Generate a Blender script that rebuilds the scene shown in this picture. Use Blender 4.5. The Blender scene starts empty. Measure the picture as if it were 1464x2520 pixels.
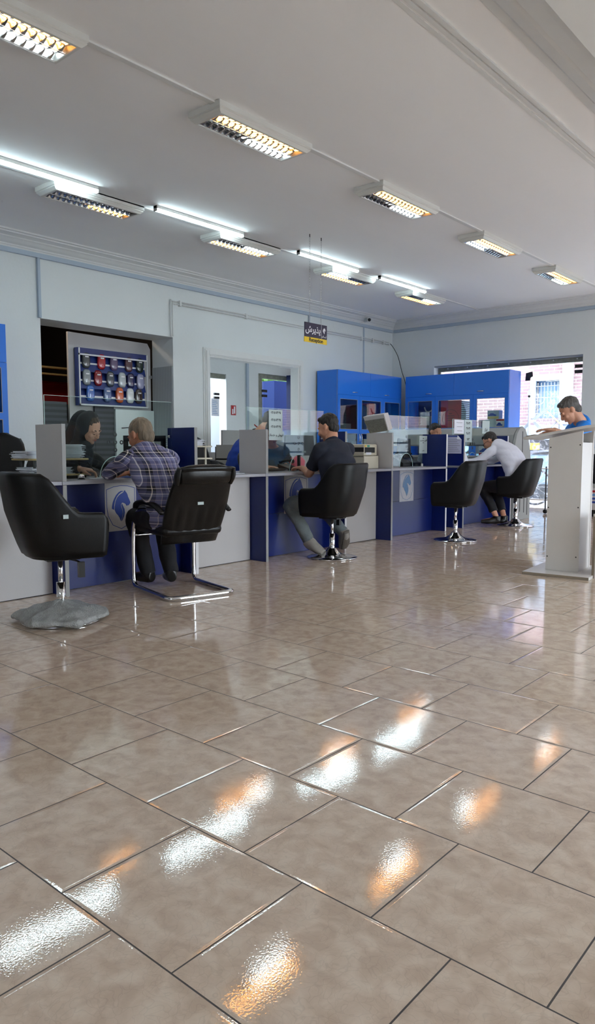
import bpy, bmesh, math, random
from mathutils import Vector as V, Matrix, noise
from math import pi, sin, cos, radians
random.seed(7)
COL = bpy.context.scene.collection
ORG = {}          # object name -> world origin of its root

def lin(c):
    c = c / 255.0
    return c / 12.92 if c <= 0.04045 else ((c + 0.055) / 1.055) ** 2.4
def rgb(r, g, b): return (lin(r), lin(g), lin(b), 1.0)

# ---------------------------------------------------------------- materials
MATS = {}
def nmat(name):
    m = bpy.data.materials.new(name); m.use_nodes = True
    nt = m.node_tree; nt.nodes.clear()
    out = nt.nodes.new('ShaderNodeOutputMaterial')
    MATS[name] = m
    return m, nt, out
def N(nt, t, **kw):
    n = nt.nodes.new('ShaderNode' + t)
    for k, v in kw.items():
        if k.startswith('i_'):
            n.inputs[k[2:].replace('_', ' ')].default_value = v
        else: setattr(n, k, v)
    return n
def pmat(name, col, rough=0.5, metal=0.0, spec=0.5, var=0.0, vscale=8.0, bump=0.0, bscale=60.0, coat=0.0, sheen=0.0, trans=0.0, stretch=(1, 1, 1), emis=None, estr=0):
    m, nt, out = nmat(name)
    p = N(nt, 'BsdfPrincipled')
    p.inputs['Base Color'].default_value = col
    p.inputs['Roughness'].default_value = rough
    p.inputs['Metallic'].default_value = metal
    p.inputs['Specular IOR Level'].default_value = spec
    p.inputs['Coat Weight'].default_value = coat
    p.inputs['Sheen Weight'].default_value = sheen
    p.inputs['Transmission Weight'].default_value = trans
    if emis:
        p.inputs['Emission Color'].default_value = emis
        p.inputs['Emission Strength'].default_value = estr
    nt.links.new(p.outputs[0], out.inputs[0])
    tc = N(nt, 'TexCoord'); mp = N(nt, 'Mapping'); mp.inputs['Scale'].default_value = stretch
    nt.links.new(tc.outputs['Object'], mp.inputs[0])
    if var > 0:
        nz = N(nt, 'TexNoise'); nz.inputs['Scale'].default_value = vscale; nz.inputs['Detail'].default_value = 5
        nt.links.new(mp.outputs[0], nz.inputs[0])
        mx = N(nt, 'Mix', data_type='RGBA')
        mx.inputs[6].default_value = [c * (1 - var) for c in col[:3]] + [1]
        mx.inputs[7].default_value = [min(1, c * (1 + var)) for c in col[:3]] + [1]
        nt.links.new(nz.outputs['Fac'], mx.inputs[0]); nt.links.new(mx.outputs[2], p.inputs['Base Color'])
    if bump > 0:
        nb = N(nt, 'TexNoise'); nb.inputs['Scale'].default_value = bscale; nb.inputs['Detail'].default_value = 4
        nt.links.new(mp.outputs[0], nb.inputs[0])
        b = N(nt, 'Bump'); b.inputs['Strength'].default_value = bump; b.inputs['Distance'].default_value = 0.01
        nt.links.new(nb.outputs['Fac'], b.inputs['Height']); nt.links.new(b.outputs[0], p.inputs['Normal'])
    return m
def emat(name, col, s):
    m, nt, out = nmat(name)
    e = N(nt, 'Emission'); e.inputs[0].default_value = col; e.inputs[1].default_value = s
    nt.links.new(e.outputs[0], out.inputs[0]); return m
def gmat(name, tint=(0.93, 0.98, 0.96, 1), refl=1.0):
    m, nt, out = nmat(name)
    t = N(nt, 'BsdfTransparent'); t.inputs[0].default_value = tint
    g = N(nt, 'BsdfGlossy'); g.inputs['Roughness'].default_value = 0.0; g.inputs[0].default_value = (refl, refl, refl, 1)
    f = N(nt, 'Fresnel'); ge = N(nt, 'NewGeometry'); mr = N(nt, 'MapRange'); mr.inputs[3].default_value = 1.5; mr.inputs[4].default_value = 1 / 1.5
    nt.links.new(ge.outputs['Backfacing'], mr.inputs[0]); nt.links.new(mr.outputs[0], f.inputs[0])
    mx = N(nt, 'MixShader')
    nt.links.new(f.outputs[0], mx.inputs[0]); nt.links.new(t.outputs[0], mx.inputs[1]); nt.links.new(g.outputs[0], mx.inputs[2])
    nt.links.new(mx.outputs[0], out.inputs[0]); return m

wall_m = pmat('wall_paint', rgb(222, 226, 225), 0.6, var=0.05, vscale=1.2, bump=0.15, bscale=25)
ceil_m = pmat('ceiling_paint', rgb(243, 243, 243), 0.75, var=0.04, vscale=0.7, bump=0.2, bscale=9, stretch=(2.5, 0.6, 1))
mould_m = pmat('moulding_plaster', rgb(222, 223, 221), 0.6, var=0.03)
trunk_m = pmat('trunking_plastic', rgb(172, 186, 200), 0.45, var=0.04)
white_m = pmat('white_melamine', rgb(192, 189, 189), 0.42, var=0.03, vscale=5, bump=0.12, bscale=250)
kiosk_m = pmat('kiosk_melamine', rgb(212, 208, 204), 0.35, var=0.03, vscale=5, bump=0.12, bscale=250)
edge_m = pmat('grey_edge_band', rgb(150, 150, 148), 0.4, var=0.05)
wedge_m = pmat('white_edge_band', rgb(225, 225, 228), 0.4)
blue_m = pmat('blue_melamine', rgb(10, 30, 100), 0.32, var=0.06, vscale=6, bump=0.1, bscale=200)
bluec_m = pmat('blue_cabinet_board', rgb(46, 122, 226), 0.24, var=0.04, vscale=3)
dblue_m = pmat('dark_blue_board', rgb(18, 44, 112), 0.4)
top_m = pmat('worktop_grey', rgb(160, 160, 168), 0.3, var=0.04)
leather_m = pmat('black_leather', rgb(7, 7, 8), 0.42, spec=0.3, bump=0.08, bscale=300)
leather2_m = pmat('black_soft_leather', rgb(7, 7, 8), 0.34, spec=0.4, bump=0.1, bscale=60)
mesh_m = pmat('black_mesh_fabric', rgb(22, 22, 25), 0.7, bump=0.2, bscale=300)
chrome_m = pmat('chrome', (0.75, 0.75, 0.76, 1), 0.08, metal=1)
steel_m = pmat('brushed_steel', (0.6, 0.6, 0.6, 1), 0.3, metal=1)
alu_m = pmat('louvre_aluminium', (0.85, 0.85, 0.85, 1), 0.16, metal=1)
blackp_m = pmat('black_plastic', rgb(18, 18, 19), 0.35)
rubber_m = pmat('black_rubber', rgb(14, 14, 14), 0.7)
lampw_m = pmat('lamp_housing_white', rgb(214, 213, 208), 0.35)
lampend_m = pmat('lamp_end_grey', rgb(150, 148, 145), 0.5)
beige_m = pmat('beige_plastic', rgb(205, 198, 180), 0.4, var=0.04)
wood_m = pmat('tray_wood', rgb(205, 180, 125), 0.5, var=0.15, vscale=10, stretch=(1, 8, 1))
mdf_m = pmat('raw_board_edge', rgb(140, 128, 112), 0.7, var=0.15, vscale=40)
paper_m = pmat('paper', rgb(226, 229, 238), 0.7, var=0.04, vscale=30)
paper2_m = pmat('paper_grey_green', rgb(190, 205, 205), 0.6)
lilac_m = pmat('paper_lilac', rgb(200, 202, 228), 0.6)
ink_m = pmat('ink', rgb(25, 28, 40), 0.6)
inkb_m = pmat('printed_blue', rgb(28, 62, 150), 0.5)
lblue_m = pmat('printed_light_blue', rgb(85, 140, 195), 0.4)
grey_m = pmat('grey_board', rgb(150, 152, 150), 0.45, var=0.05)
dgrey_m = pmat('dark_grey', rgb(60, 62, 66), 0.45)
slot_m = pmat('dark_slot', rgb(28, 28, 30), 0.6)
locker_m = pmat('locker_blue', rgb(6, 26, 70), 0.6, spec=.2)
garage_m = pmat('dark_garage_wall', rgb(20, 14, 11), 0.8, var=0.3, vscale=2)
red_m = pmat('red_paint', rgb(170, 20, 24), 0.3, var=0.1)
redbag_m = pmat('red_card', rgb(165, 35, 40), 0.5, var=0.05)
pink_m = pmat('pink_plastic', rgb(225, 110, 125), 0.4)
yellow_m = pmat('sign_yellow', rgb(240, 205, 40), 0.4)
navy_m = pmat('sign_navy', rgb(44, 38, 66), 0.4)
signw_m = pmat('sign_white', rgb(240, 240, 245), 0.4)
skin_m = pmat('skin_warm', rgb(205, 150, 122), 0.5, var=0.1, vscale=14, bump=0.08, bscale=80)
skin2_m = pmat('skin_light', rgb(214, 164, 142), 0.5, var=0.08, vscale=14, bump=0.08, bscale=80)
skin3_m = pmat('skin_tan', rgb(176, 120, 92), 0.5, var=0.1, vscale=14, bump=0.08, bscale=80)
lip_m = pmat('lips', rgb(160, 88, 82), 0.45)
brow_m = pmat('brow_hair', rgb(38, 28, 25), 0.7)
hairb_m = pmat('black_hair', rgb(22, 18, 17), 0.55, var=0.5, vscale=90, bump=0.6, bscale=120, stretch=(1, 1, 0.25))
hairg_m = pmat('greying_hair', rgb(122, 108, 90), 0.5, var=0.8, vscale=40, bump=0.8, bscale=90, stretch=(1, 1, 0.2))
hairs_m = pmat('salt_pepper_hair', rgb(80, 76, 74), 0.55, var=0.6, vscale=60, bump=0.7, bscale=100, stretch=(1, 1, 0.3))
hairw_m = pmat('brown_combed_hair', rgb(62, 46, 38), 0.4, var=0.8, vscale=50, bump=0.6, bscale=80, stretch=(0.3, 1, 1))
blackc_m = pmat('black_cloth', rgb(20, 20, 23), 0.8, bump=0.3, bscale=40, sheen=0.1)
hood_m = pmat('charcoal_scarf', rgb(36, 39, 46), 0.75, bump=0.3, bscale=30)
navyc_m = pmat('navy_polo_cloth', rgb(24, 30, 46), 0.8, var=0.12, bump=0.35, bscale=60)
whitec_m = pmat('white_shirt_cloth', rgb(218, 218, 230), 0.75, var=0.03, bump=0.4, bscale=22)
bluec2_m = pmat('bright_blue_tshirt', rgb(20, 125, 220), 0.8, bump=0.3, bscale=22)
overall_m = pmat('blue_overall_cloth', rgb(32, 66, 160), 0.8, bump=0.3, bscale=30)
greyj_m = pmat('grey_jacket_cloth', rgb(98, 110, 124), 0.8, bump=0.4, bscale=26)
trous_m = pmat('black_trouser_cloth', rgb(20, 20, 25), 0.8, bump=0.3, bscale=26)
jean_m = pmat('grey_denim', rgb(108, 116, 118), 0.85, var=0.3, vscale=18, bump=0.4, bscale=60)
shoe_m = pmat('black_shoe_leather', rgb(14, 14, 15), 0.3)
sneak_m = pmat('grey_sneaker', rgb(150, 145, 138), 0.6, var=0.15, vscale=30)
sole_m = pmat('sneaker_sole', rgb(105, 98, 90), 0.7, bump=0.6, bscale=120)
wrap_m = pmat('bubble_wrap', rgb(165, 167, 166), 0.25, spec=0.8, var=0.3, vscale=30, bump=1.0, bscale=110)
film_m = pmat('plastic_film', rgb(118, 118, 108), 0.22, spec=0.8, var=0.4, vscale=25, bump=1.0, bscale=45)
led_m = emat('led_diffuser', (0.72, 0.93, 1.0, 1), 11.0)
warm_m = emat('warm_tube', (1.0, 0.40, 0.07, 1), 9.0)
cool_m = emat('cool_tube', (0.80, 0.95, 1.0, 1), 14.0)
off_m = pmat('unlit_tube', rgb(190, 190, 190), 0.3)
glass_m = gmat('counter_glass')
wglass_m = gmat('window_glass', (0.97, 0.99, 1, 1))
frost_m, _nt, _out = nmat('silicone_seam'); _t = N(_nt, 'BsdfTranslucent'); _t.inputs[0].default_value = (.9, .93, .95, 1); _nt.links.new(_t.outputs[0], _out.inputs[0])
rim_m = pmat('glass_edge', rgb(190, 220, 214), 0.2, spec=0.8)
mirror_rail_m = pmat('weathered_rail', rgb(130, 132, 120), 0.5, var=0.5, vscale=14, bump=0.6, bscale=30)
bottle_m = pmat('blue_water_bottle', rgb(90, 170, 230), 0.15)

def tile_floor():
    m, nt, out = nmat('polished_tiles')
    L = nt.links.new
    g = N(nt, 'NewGeometry')
    mp = N(nt, 'Mapping'); mp.inputs['Location'].default_value = (1.09 + 0.4035 * 30.5, -0.873 + 0.4045 * 20, 0)
    L(g.outputs['Position'], mp.inputs[0])
    def brick(mortar, smooth):
        b = N(nt, 'TexBrick'); b.offset = 0.5; b.offset_frequency = 2; b.squash = 1
        b.inputs['Scale'].default_value = 1.0; b.inputs['Mortar Size'].default_value = mortar; b.inputs['Mortar Smooth'].default_value = smooth
        b.inputs['Brick Width'].default_value = 0.4035; b.inputs['Row Height'].default_value = 0.4045; b.inputs['Bias'].default_value = 0
        b.inputs['Color1'].default_value = (0, 0, 0, 1); b.inputs['Color2'].default_value = (1, 1, 1, 1); b.inputs['Mortar'].default_value = (0.5, 0.5, 0.5, 1)
        L(mp.outputs[0], b.inputs[0]); return b
    b1 = brick(0.0021, 0.1); b2 = brick(0.012, 1.0)
    # marbling
    sep = N(nt, 'VectorMath', operation='MULTIPLY_ADD')
    L(b1.outputs['Color'], sep.inputs[0]); sep.inputs[1].default_value = (7, 3, 5); L(g.outputs['Position'], sep.inputs[2])
    n1 = N(nt, 'TexNoise'); n1.inputs['Scale'].default_value = 17; n1.inputs['Detail'].default_value = 6; n1.inputs['Distortion'].default_value = 0.5
    L(sep.outputs[0], n1.inputs[0])
    r = N(nt, 'ValToRGB'); e = r.color_ramp.elements
    e[0].position = 0.34; e[0].color = rgb(205, 182, 162); e[1].position = 0.66; e[1].color = rgb(228, 209, 190)
    x = r.color_ramp.elements.new(0.5); x.color = rgb(218, 196, 176)
    L(n1.outputs['Fac'], r.inputs[0])
    v = N(nt, 'TexVoronoi', feature='DISTANCE_TO_EDGE'); v.inputs['Scale'].default_value = 26
    n2 = N(nt, 'TexNoise'); n2.inputs['Scale'].default_value = 6; n2.inputs['Detail'].default_value = 3
    L(sep.outputs[0], n2.inputs[0])
    ad = N(nt, 'MixRGB', blend_type='ADD'); ad.inputs[0].default_value = 0.45
    L(sep.outputs[0], ad.inputs[1]); L(n2.outputs['Color'], ad.inputs[2]); L(ad.outputs[0], v.inputs[0])
    vr = N(nt, 'MapRange'); vr.inputs[1].default_value = 0.0; vr.inputs[2].default_value = 0.05; vr.inputs[3].default_value = 0.90; vr.inputs[4].default_value = 1.0
    L(v.outputs['Distance'], vr.inputs[0])
    mm = N(nt, 'VectorMath', operation='SCALE'); L(r.outputs[0], mm.inputs[0]); L(vr.outputs[0], mm.inputs['Scale'])
    mx = N(nt, 'Mix', data_type='RGBA'); mx.inputs[7].default_value = rgb(40, 30, 26)
    L(b1.outputs['Fac'], mx.inputs[0]); L(mm.outputs[0], mx.inputs[6])
    p = N(nt, 'BsdfPrincipled'); L(mx.outputs[2], p.inputs['Base Color'])
    ro = N(nt, 'MapRange'); ro.inputs[3].default_value = 0.032; ro.inputs[4].default_value = 0.7; L(b1.outputs['Fac'], ro.inputs[0])
    L(ro.outputs[0], p.inputs['Roughness']); p.inputs['Specular IOR Level'].default_value = 0.5; p.inputs['IOR'].default_value = 2.05
    # per tile tilt + cushion edges
    wn = N(nt, 'TexWhiteNoise', noise_dimensions='3D'); L(b1.outputs['Color'], wn.inputs[0])
    sb = N(nt, 'VectorMath', operation='SUBTRACT'); L(wn.outputs['Color'], sb.inputs[0]); sb.inputs[1].default_value = (0.5, 0.5, 0.5)
    sc = N(nt, 'VectorMath', operation='SCALE'); L(sb.outputs[0], sc.inputs[0]); sc.inputs['Scale'].default_value = 0.006
    sm = N(nt, 'VectorMath', operation='ADD'); L(sc.outputs[0], sm.inputs[0]); L(g.outputs['Normal'], sm.inputs[1])
    nz = N(nt, 'TexNoise'); nz.inputs['Scale'].default_value = 5.0; nz.inputs['Detail'].default_value = 2
    L(sep.outputs[0], nz.inputs[0])
    fine = N(nt, 'TexNoise'); fine.inputs['Scale'].default_value = 190; fine.inputs['Detail'].default_value = 1
    L(g.outputs['Position'], fine.inputs[0])
    bp0 = N(nt, 'Bump'); bp0.inputs['Strength'].default_value = 0.25; bp0.inputs['Distance'].default_value = 0.0011
    L(nz.outputs['Fac'], bp0.inputs['Height']); L(sm.outputs[0], bp0.inputs['Normal'])
    bp1 = N(nt, 'Bump'); bp1.inputs['Strength'].default_value = 0.25; bp1.inputs['Distance'].default_value = 0.0004
    L(fine.outputs['Fac'], bp1.inputs['Height']); L(bp0.outputs[0], bp1.inputs['Normal'])
    bp = N(nt, 'Bump', invert=True); bp.inputs['Strength'].default_value = 0.5; bp.inputs['Distance'].default_value = 0.0012
    L(b2.outputs['Fac'], bp.inputs['Height']); L(bp1.outputs[0], bp.inputs['Normal']); L(bp.outputs[0], p.inputs['Normal'])
    L(p.outputs[0], out.inputs[0]); return m
floor_m = tile_floor()

def plaid(name, rot, freq=8.0):
    m, nt, out = nmat(name); L = nt.links.new
    tc = N(nt, 'TexCoord'); mp = N(nt, 'Mapping'); mp.inputs['Rotation'].default_value = rot
    L(tc.outputs['Object'], mp.inputs[0]); s = N(nt, 'SeparateXYZ'); L(mp.outputs[0], s.inputs[0])
    def stripe(o, ph):
        a = N(nt, 'Math', operation='MULTIPLY_ADD'); a.inputs[1].default_value = freq; a.inputs[2].default_value = ph + 40
        L(s.outputs[o], a.inputs[0]); f = N(nt, 'Math', operation='FRACT'); L(a.outputs[0], f.inputs[0])
        r = N(nt, 'ValToRGB'); r.color_ramp.interpolation = 'CONSTANT'; cr = r.color_ramp
        seq = [(0, (128, 130, 168)), (.15, (252, 248, 250)), (.185, (84, 84, 118)), (.33, (14, 16, 28)), (.45, (252, 240, 225)), (.485, (14, 16, 28)), (.60, (112, 110, 146)), (.80, (190, 175, 180)), (.83, (80, 82, 118))]
        cr.elements[0].position = 0; cr.elements[0].color = rgb(*seq[0][1]); cr.elements[1].position = seq[1][0]; cr.elements[1].color = rgb(*seq[1][1])
        for p_, c_ in seq[2:]:
            q = cr.elements.new(p_); q.color = rgb(*c_)
        L(f.outputs[0], r.inputs[0]); return r
    a, b = stripe('Y', 0.1), stripe('Z', 0.35)
    mx = N(nt, 'Mix', data_type='RGBA'); mx.inputs[0].default_value = 0.5
    L(a.outputs[0], mx.inputs[6]); L(b.outputs[0], mx.inputs[7])
    p = N(nt, 'BsdfPrincipled'); p.inputs['Roughness'].default_value = 0.8; L(mx.outputs[2], p.inputs['Base Color'])
    nb = N(nt, 'TexNoise'); nb.inputs['Scale'].default_value = 24; L(tc.outputs['Object'], nb.inputs[0])
    bb = N(nt, 'Bump'); bb.inputs['Strength'].default_value = 0.35; bb.inputs['Distance'].default_value = 0.012
    L(nb.outputs['Fac'], bb.inputs['Height']); L(bb.outputs[0], p.inputs['Normal']); L(p.outputs[0], out.inputs[0]); return m
plaid_m = plaid('plaid_cloth', (0, 0, 0)); plaids_m = plaid('plaid_sleeve_cloth', (radians(38), 0, 0))

def bandmat(name, c1, c2, axis, freq, duty=0.5, rough=0.5):
    m, nt, out = nmat(name); L = nt.links.new
    tc = N(nt, 'TexCoord'); s = N(nt, 'SeparateXYZ'); L(tc.outputs['Object'], s.inputs[0])
    a = N(nt, 'Math', operation='MULTIPLY'); a.inputs[1].default_value = freq; L(s.outputs[axis], a.inputs[0])
    f = N(nt, 'Math', operation='FRACT'); L(a.outputs[0], f.inputs[0])
    g = N(nt, 'Math', operation='GREATER_THAN'); g.inputs[1].default_value = duty; L(f.outputs[0], g.inputs[0])
    mx = N(nt, 'Mix', data_type='RGBA'); mx.inputs[6].default_value = c1; mx.inputs[7].default_value = c2; L(g.outputs[0], mx.inputs[0])
    p = N(nt, 'BsdfPrincipled'); p.inputs['Roughness'].default_value = rough; L(mx.outputs[2], p.inputs['Base Color']); L(p.outputs[0], out.inputs[0]); return m
slat_m = bandmat('dark_slats', rgb(52, 54, 60), rgb(78, 80, 86), 'Z', 14)
rib_m = bandmat('ribbed_panel', rgb(150, 156, 158), rgb(178, 184, 186), 'X', 28, 0.3)
zebra_m = bandmat('zebra_bag_side', rgb(30, 35, 60), rgb(200, 225, 235), 'Z', 30, 0.5)
def brickmat():
    m, nt, out = nmat('pink_brick'); L = nt.links.new
    tc = N(nt, 'TexCoord'); mp = N(nt, 'Mapping'); mp.inputs['Rotation'].default_value = (radians(90), 0, 0); L(tc.outputs['Object'], mp.inputs[0])
    b = N(nt, 'TexBrick'); b.inputs['Scale'].default_value = 1; b.inputs['Brick Width'].default_value = .24; b.inputs['Row Height'].default_value = .07; b.inputs['Mortar Size'].default_value = .008
    b.inputs['Color1'].default_value = rgb(134, 110, 112); b.inputs['Color2'].default_value = rgb(122, 98, 102); b.inputs['Mortar'].default_value = rgb(165, 145, 145)
    L(mp.outputs[0], b.inputs[0]); p = N(nt, 'BsdfPrincipled'); p.inputs['Roughness'].default_value = .9; L(b.outputs[0], p.inputs['Base Color']); L(p.outputs[0], out.inputs[0]); return m
brick_m = brickmat()
pale_m = pmat('pale_stone', rgb(140, 147, 156), 0.8, var=0.06, vscale=3)
pave_m = pmat('pavement', rgb(165, 165, 165), 0.8, var=0.08, vscale=4)

# ---------------------------------------------------------------- mesh builder
class MB:
    def __init__(s): s.v = []; s.f = []; s.M = Matrix.Identity(4)
    def add(s, vs, fs):
        o = len(s.v); s.v += [s.M @ V(p) for p in vs]; s.f += [tuple(i + o for i in f) for f in fs]; return s
    def box(s, x0, x1, y0, y1, z0, z1):
        vs = [(x, y, z) for z in (z0, z1) for y in (y0, y1) for x in (x0, x1)]
        return s.add(vs, [(0, 2, 3, 1), (4, 5, 7, 6), (0, 1, 5, 4), (2, 6, 7, 3), (0, 4, 6, 2), (1, 3, 7, 5)])
    def rings(s, rs, cap=True):
        n = len(rs[0]); vs = [p for r in rs for p in r]; fs = []
        for k in range(len(rs) - 1):
            for i in range(n):
                j = (i + 1) % n; fs.append((k * n + i, k * n + j, (k + 1) * n + j, (k + 1) * n + i))
        if cap: fs += [tuple(range(n))[::-1], tuple(range((len(rs) - 1) * n, len(rs) * n))]
        return s.add(vs, fs)
    def prism(s, poly, ax, a, b):
        def P(u, v, w): return {'x': (w, u, v), 'y': (u, w, v), 'z': (u, v, w)}[ax]
        return s.rings([[P(u, v, a) for u, v in poly], [P(u, v, b) for u, v in poly]])
    def lathe(s, prof, c=(0, 0, 0), n=32, cap=True):
        return s.rings([[(c[0] + r * cos(2 * pi * i / n), c[1] + r * sin(2 * pi * i / n), c[2] + z) for i in range(n)] for r, z in prof], cap)
    def cyl(s, a, b, r, n=12): return s.tube([a, b], [r, r], n=n, smooth=False)
    def sph(s, c, r, n=12, m=8, R=None):
        if not hasattr(r, '__len__'): r = (r, r, r)
        c = V(c); rs = []
        for k in range(1, m):
            t = pi * k / m
            ring = []
            for i in range(n):
                p = V((r[0] * sin(t) * cos(2 * pi * i / n), r[1] * sin(t) * sin(2 * pi * i / n), -r[2] * cos(t)))
                ring.append(c + (R @ p if R else p))
            rs.append(ring)
        vs = [p for q in rs for p in q]; fs = []
        for k in range(m - 2):
            for i in range(n):
                j = (i + 1) % n; fs.append((k * n + i, k * n + j, (k + 1) * n + j, (k + 1) * n + i))
        b = V((0, 0, -r[2])); t_ = V((0, 0, r[2]))
        vs += [c + (R @ b if R else b), c + (R @ t_ if R else t_)]; nb = len(vs) - 2
        for i in range(n):
            j = (i + 1) % n; fs.append((j, i, nb)); fs.append(((m - 2) * n + i, (m - 2) * n + j, nb + 1))
        return s.add(vs, fs)
    def tube(s, pts, rad, side=None, n=14, smooth=True, sub=5, closed=False, cap=True):
        pts = [V(p) for p in pts]
        rad = [(r if hasattr(r, '__len__') else (r, r)) for r in (rad if isinstance(rad, list) else [rad] * len(pts))]
        if smooth and len(pts) > 2:
            P, Rr = [], []; m = len(pts); rng = m if closed else m - 1
            for i in range(rng):
                g = (lambda k: k % m) if closed else (lambda k: max(0, min(m - 1, k)))
                p0, p1, p2, p3 = pts[g(i - 1)], pts[g(i)], pts[g(i + 1)], pts[g(i + 2)]
                for q in range(sub):
                    t = q / sub
                    P.append(0.5 * (2 * p1 + (p2 - p0) * t + (2 * p0 - 5 * p1 + 4 * p2 - p3) * t * t + (3 * p1 - p0 - 3 * p2 + p3) * t ** 3))
                    tt = t * t * (3 - 2 * t); a, b = rad[g(i)], rad[g(i + 1)]
                    Rr.append((a[0] + (b[0] - a[0]) * tt, a[1] + (b[1] - a[1]) * tt))
            if not closed: P.append(pts[-1]); Rr.append(rad[-1])
            pts, rad = P, Rr
        rs = []; u = V(side) if side is not None else None; m = len(pts)
        for i, p in enumerate(pts):
            if closed: t = (pts[(i + 1) % m] - pts[i - 1])
            else: t = pts[min(i + 1, m - 1)] - pts[max(i - 1, 0)]
            t.normalize()
            if u is None:
                u = V((0, 0, 1)) if abs(t.z) < 0.9 else V((1, 0, 0))
            u2 = u - t * u.dot(t)
            if u2.length < 1e-4: u2 = t.orthogonal()
            u2.normalize(); w = t.cross(u2)
            if side is None: u = u2
            rs.append([p + u2 * (rad[i][0] * cos(2 * pi * k / n)) + w * (rad[i][1] * sin(2 * pi * k / n)) for k in range(n)])
        if closed: rs.append(rs[0]); cap = False
        return s.rings(rs, cap)
    def build(s, name, mat, parent=None, smooth=False, bevel=0.0, seg=2, weld=False):
        me = bpy.data.meshes.new(name)
        vs = s.v
        if parent is not None and parent.name in ORG: org = ORG[parent.name]
        else:
            mn = V((min(p.x for p in vs), min(p.y for p in vs), min(p.z for p in vs))); mxv = V((max(p.x for p in vs), max(p.y for p in vs), max(p.z for p in vs)))
            org = V(((mn.x + mxv.x) / 2, (mn.y + mxv.y) / 2, mn.z))
            if parent is not None: org = V((0, 0, 0))
        me.from_pydata([p - org for p in vs], [], s.f)
        bm = bmesh.new(); bm.from_mesh(me)
        if weld: bmesh.ops.remove_doubles(bm, verts=bm.verts, dist=1e-5)
        bmesh.ops.recalc_face_normals(bm, faces=bm.faces); bm.to_mesh(me); bm.free()
        if smooth: me.shade_smooth()
        o = bpy.data.objects.new(name, me); COL.objects.link(o); me.materials.append(mat)
        ORG[o.name] = org
        if parent is None: o.location = org
        else: o.parent = parent
        if bevel > 0:
            b = o.modifiers.new('bevel', 'BEVEL'); b.width = bevel; b.segments = seg; b.limit_method = 'ANGLE'; b.angle_limit = radians(40)
        return o
def tag(o, label=None, cat=None, group=None, kind=None):
    if label: o['label'] = label
    if cat: o['category'] = cat
    if group: o['group'] = group
    if kind: o['kind'] = kind
    return o
def thing(name, label, cat, loc=(0, 0, 0), group=None):
    o = bpy.data.objects.new(name, None); COL.objects.link(o); o.empty_display_size = 0.1
    o.location = loc; ORG[o.name] = V(loc); return tag(o, label, cat, group)
def dup(root, loc, rz=0, label=None):
    def cp(o, par):
        c = o.copy(); COL.objects.link(c); ORG[c.name] = V((0, 0, 0))
        if par: c.parent = par
        for ch in [q for q in KIDS.get(o.name, [])]: cp(ch, c)
        return c
    KIDS = {}
    def walk(o):
        KIDS[o.name] = list(o.children)
        for c in o.children: walk(c)
    walk(root); r = cp(root, None); r.location = loc; r.rotation_euler = (0, 0, rz)
    if label: r['label'] = label
    return r
def struct(o): o['kind'] = 'structure'; return o
def bx(name, mat, b, parent=None, bevel=0.0, **kw): return MB().box(*b).build(name, mat, parent, bevel=bevel, **kw)

def remesh(mb, name, mat, parent, vox=0.006, it=4, disp=None):
    o = mb.build(name, mat, parent)
    md = o.modifiers.new('r', 'REMESH'); md.mode = 'VOXEL'; md.voxel_size = vox
    ms = o.modifiers.new('s', 'SMOOTH'); ms.factor = 0.5; ms.iterations = it
    dg = bpy.context.evaluated_depsgraph_get(); dg.update()
    me = bpy.data.meshes.new_from_object(o.evaluated_get(dg)); me.name = name
    o.modifiers.clear(); old = o.data; o.data = me; bpy.data.meshes.remove(old)
    if disp:
        amp, fr = disp; me.update()
        nn = [v.normal.copy() for v in me.vertices]
        for v, n_ in zip(me.vertices, nn):
            v.co += n_ * amp * noise.noise(V((v.co.x * fr[0], v.co.y * fr[1], v.co.z * fr[2])))
    me.shade_smooth()
    if not me.materials: me.materials.append(mat)
    return o

def text(name, s, size, loc, right, mat, parent, align='CENTER', bold=0.0, up=(0, 0, 1)):
    c = bpy.data.curves.new(name, 'FONT'); c.body = s; c.size = size; c.align_x = align; c.align_y = 'CENTER'; c.offset = bold; c.resolution_u = 3; c.extrude = 0.0006
    o = bpy.data.objects.new(name, c); COL.objects.link(o)
    dg = bpy.context.evaluated_depsgraph_get(); dg.update()
    me = bpy.data.meshes.new_from_object(o.evaluated_get(dg))
    bpy.data.objects.remove(o); bpy.data.curves.remove(c)
    r = V(right); u = V(up); n = r.cross(u); org = V(loc)
    off = ORG[parent.name]
    for v in me.vertices: v.co = org + r * v.co.x + u * v.co.y + n * v.co.z - off
    me.materials.clear(); me.materials.append(mat)
    ob = bpy.data.objects.new(name, me); COL.objects.link(ob); ob.parent = parent; ORG[ob.name] = off
    return ob
# ================================================================= SETTING
CZ = 3.45
struct(bx('floor', floor_m, (-8.5, 3.0, -3.0, 12.3, -0.1, 0)))
FLOOR = bpy.data.objects['floor']
struct(bx('ceiling', ceil_m, (-8.5, 3.0, -3.0, 12.4, CZ, CZ + 0.15)))
wl = MB()
for b in [(-8.5, -8.04, -3, 4.65, 0, CZ), (-8.5, -8.04, 4.65, 6.65, 2.57, CZ), (-8.5, -8.04, 6.65, 7.0, 0, CZ), (-8.2, -8.04, 7.0, 7.33, 0, CZ), (-8.2, -8.04, 7.33, 9.30, 2.365, CZ), (-8.2, -8.04, 9.30, 12.4, 0, CZ)]: wl.box(*b)
struct(wl.build('wall_left', wall_m))
wb = MB()
for b in [(-8.04, -7.11, 12.12, 12.4, 0, CZ), (-7.11, -4.355, 12.12, 12.4, 2.56, CZ), (-4.355, -3.55, 12.12, 12.4, 0, CZ), (-3.55, 1.6, 12.12, 12.4, 2.62, CZ), (1.6, 3.0, 12.12, 12.4, 0, CZ)]: wb.box(*b)
struct(wb.build('wall_back', wall_m))
wr = MB()
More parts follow.
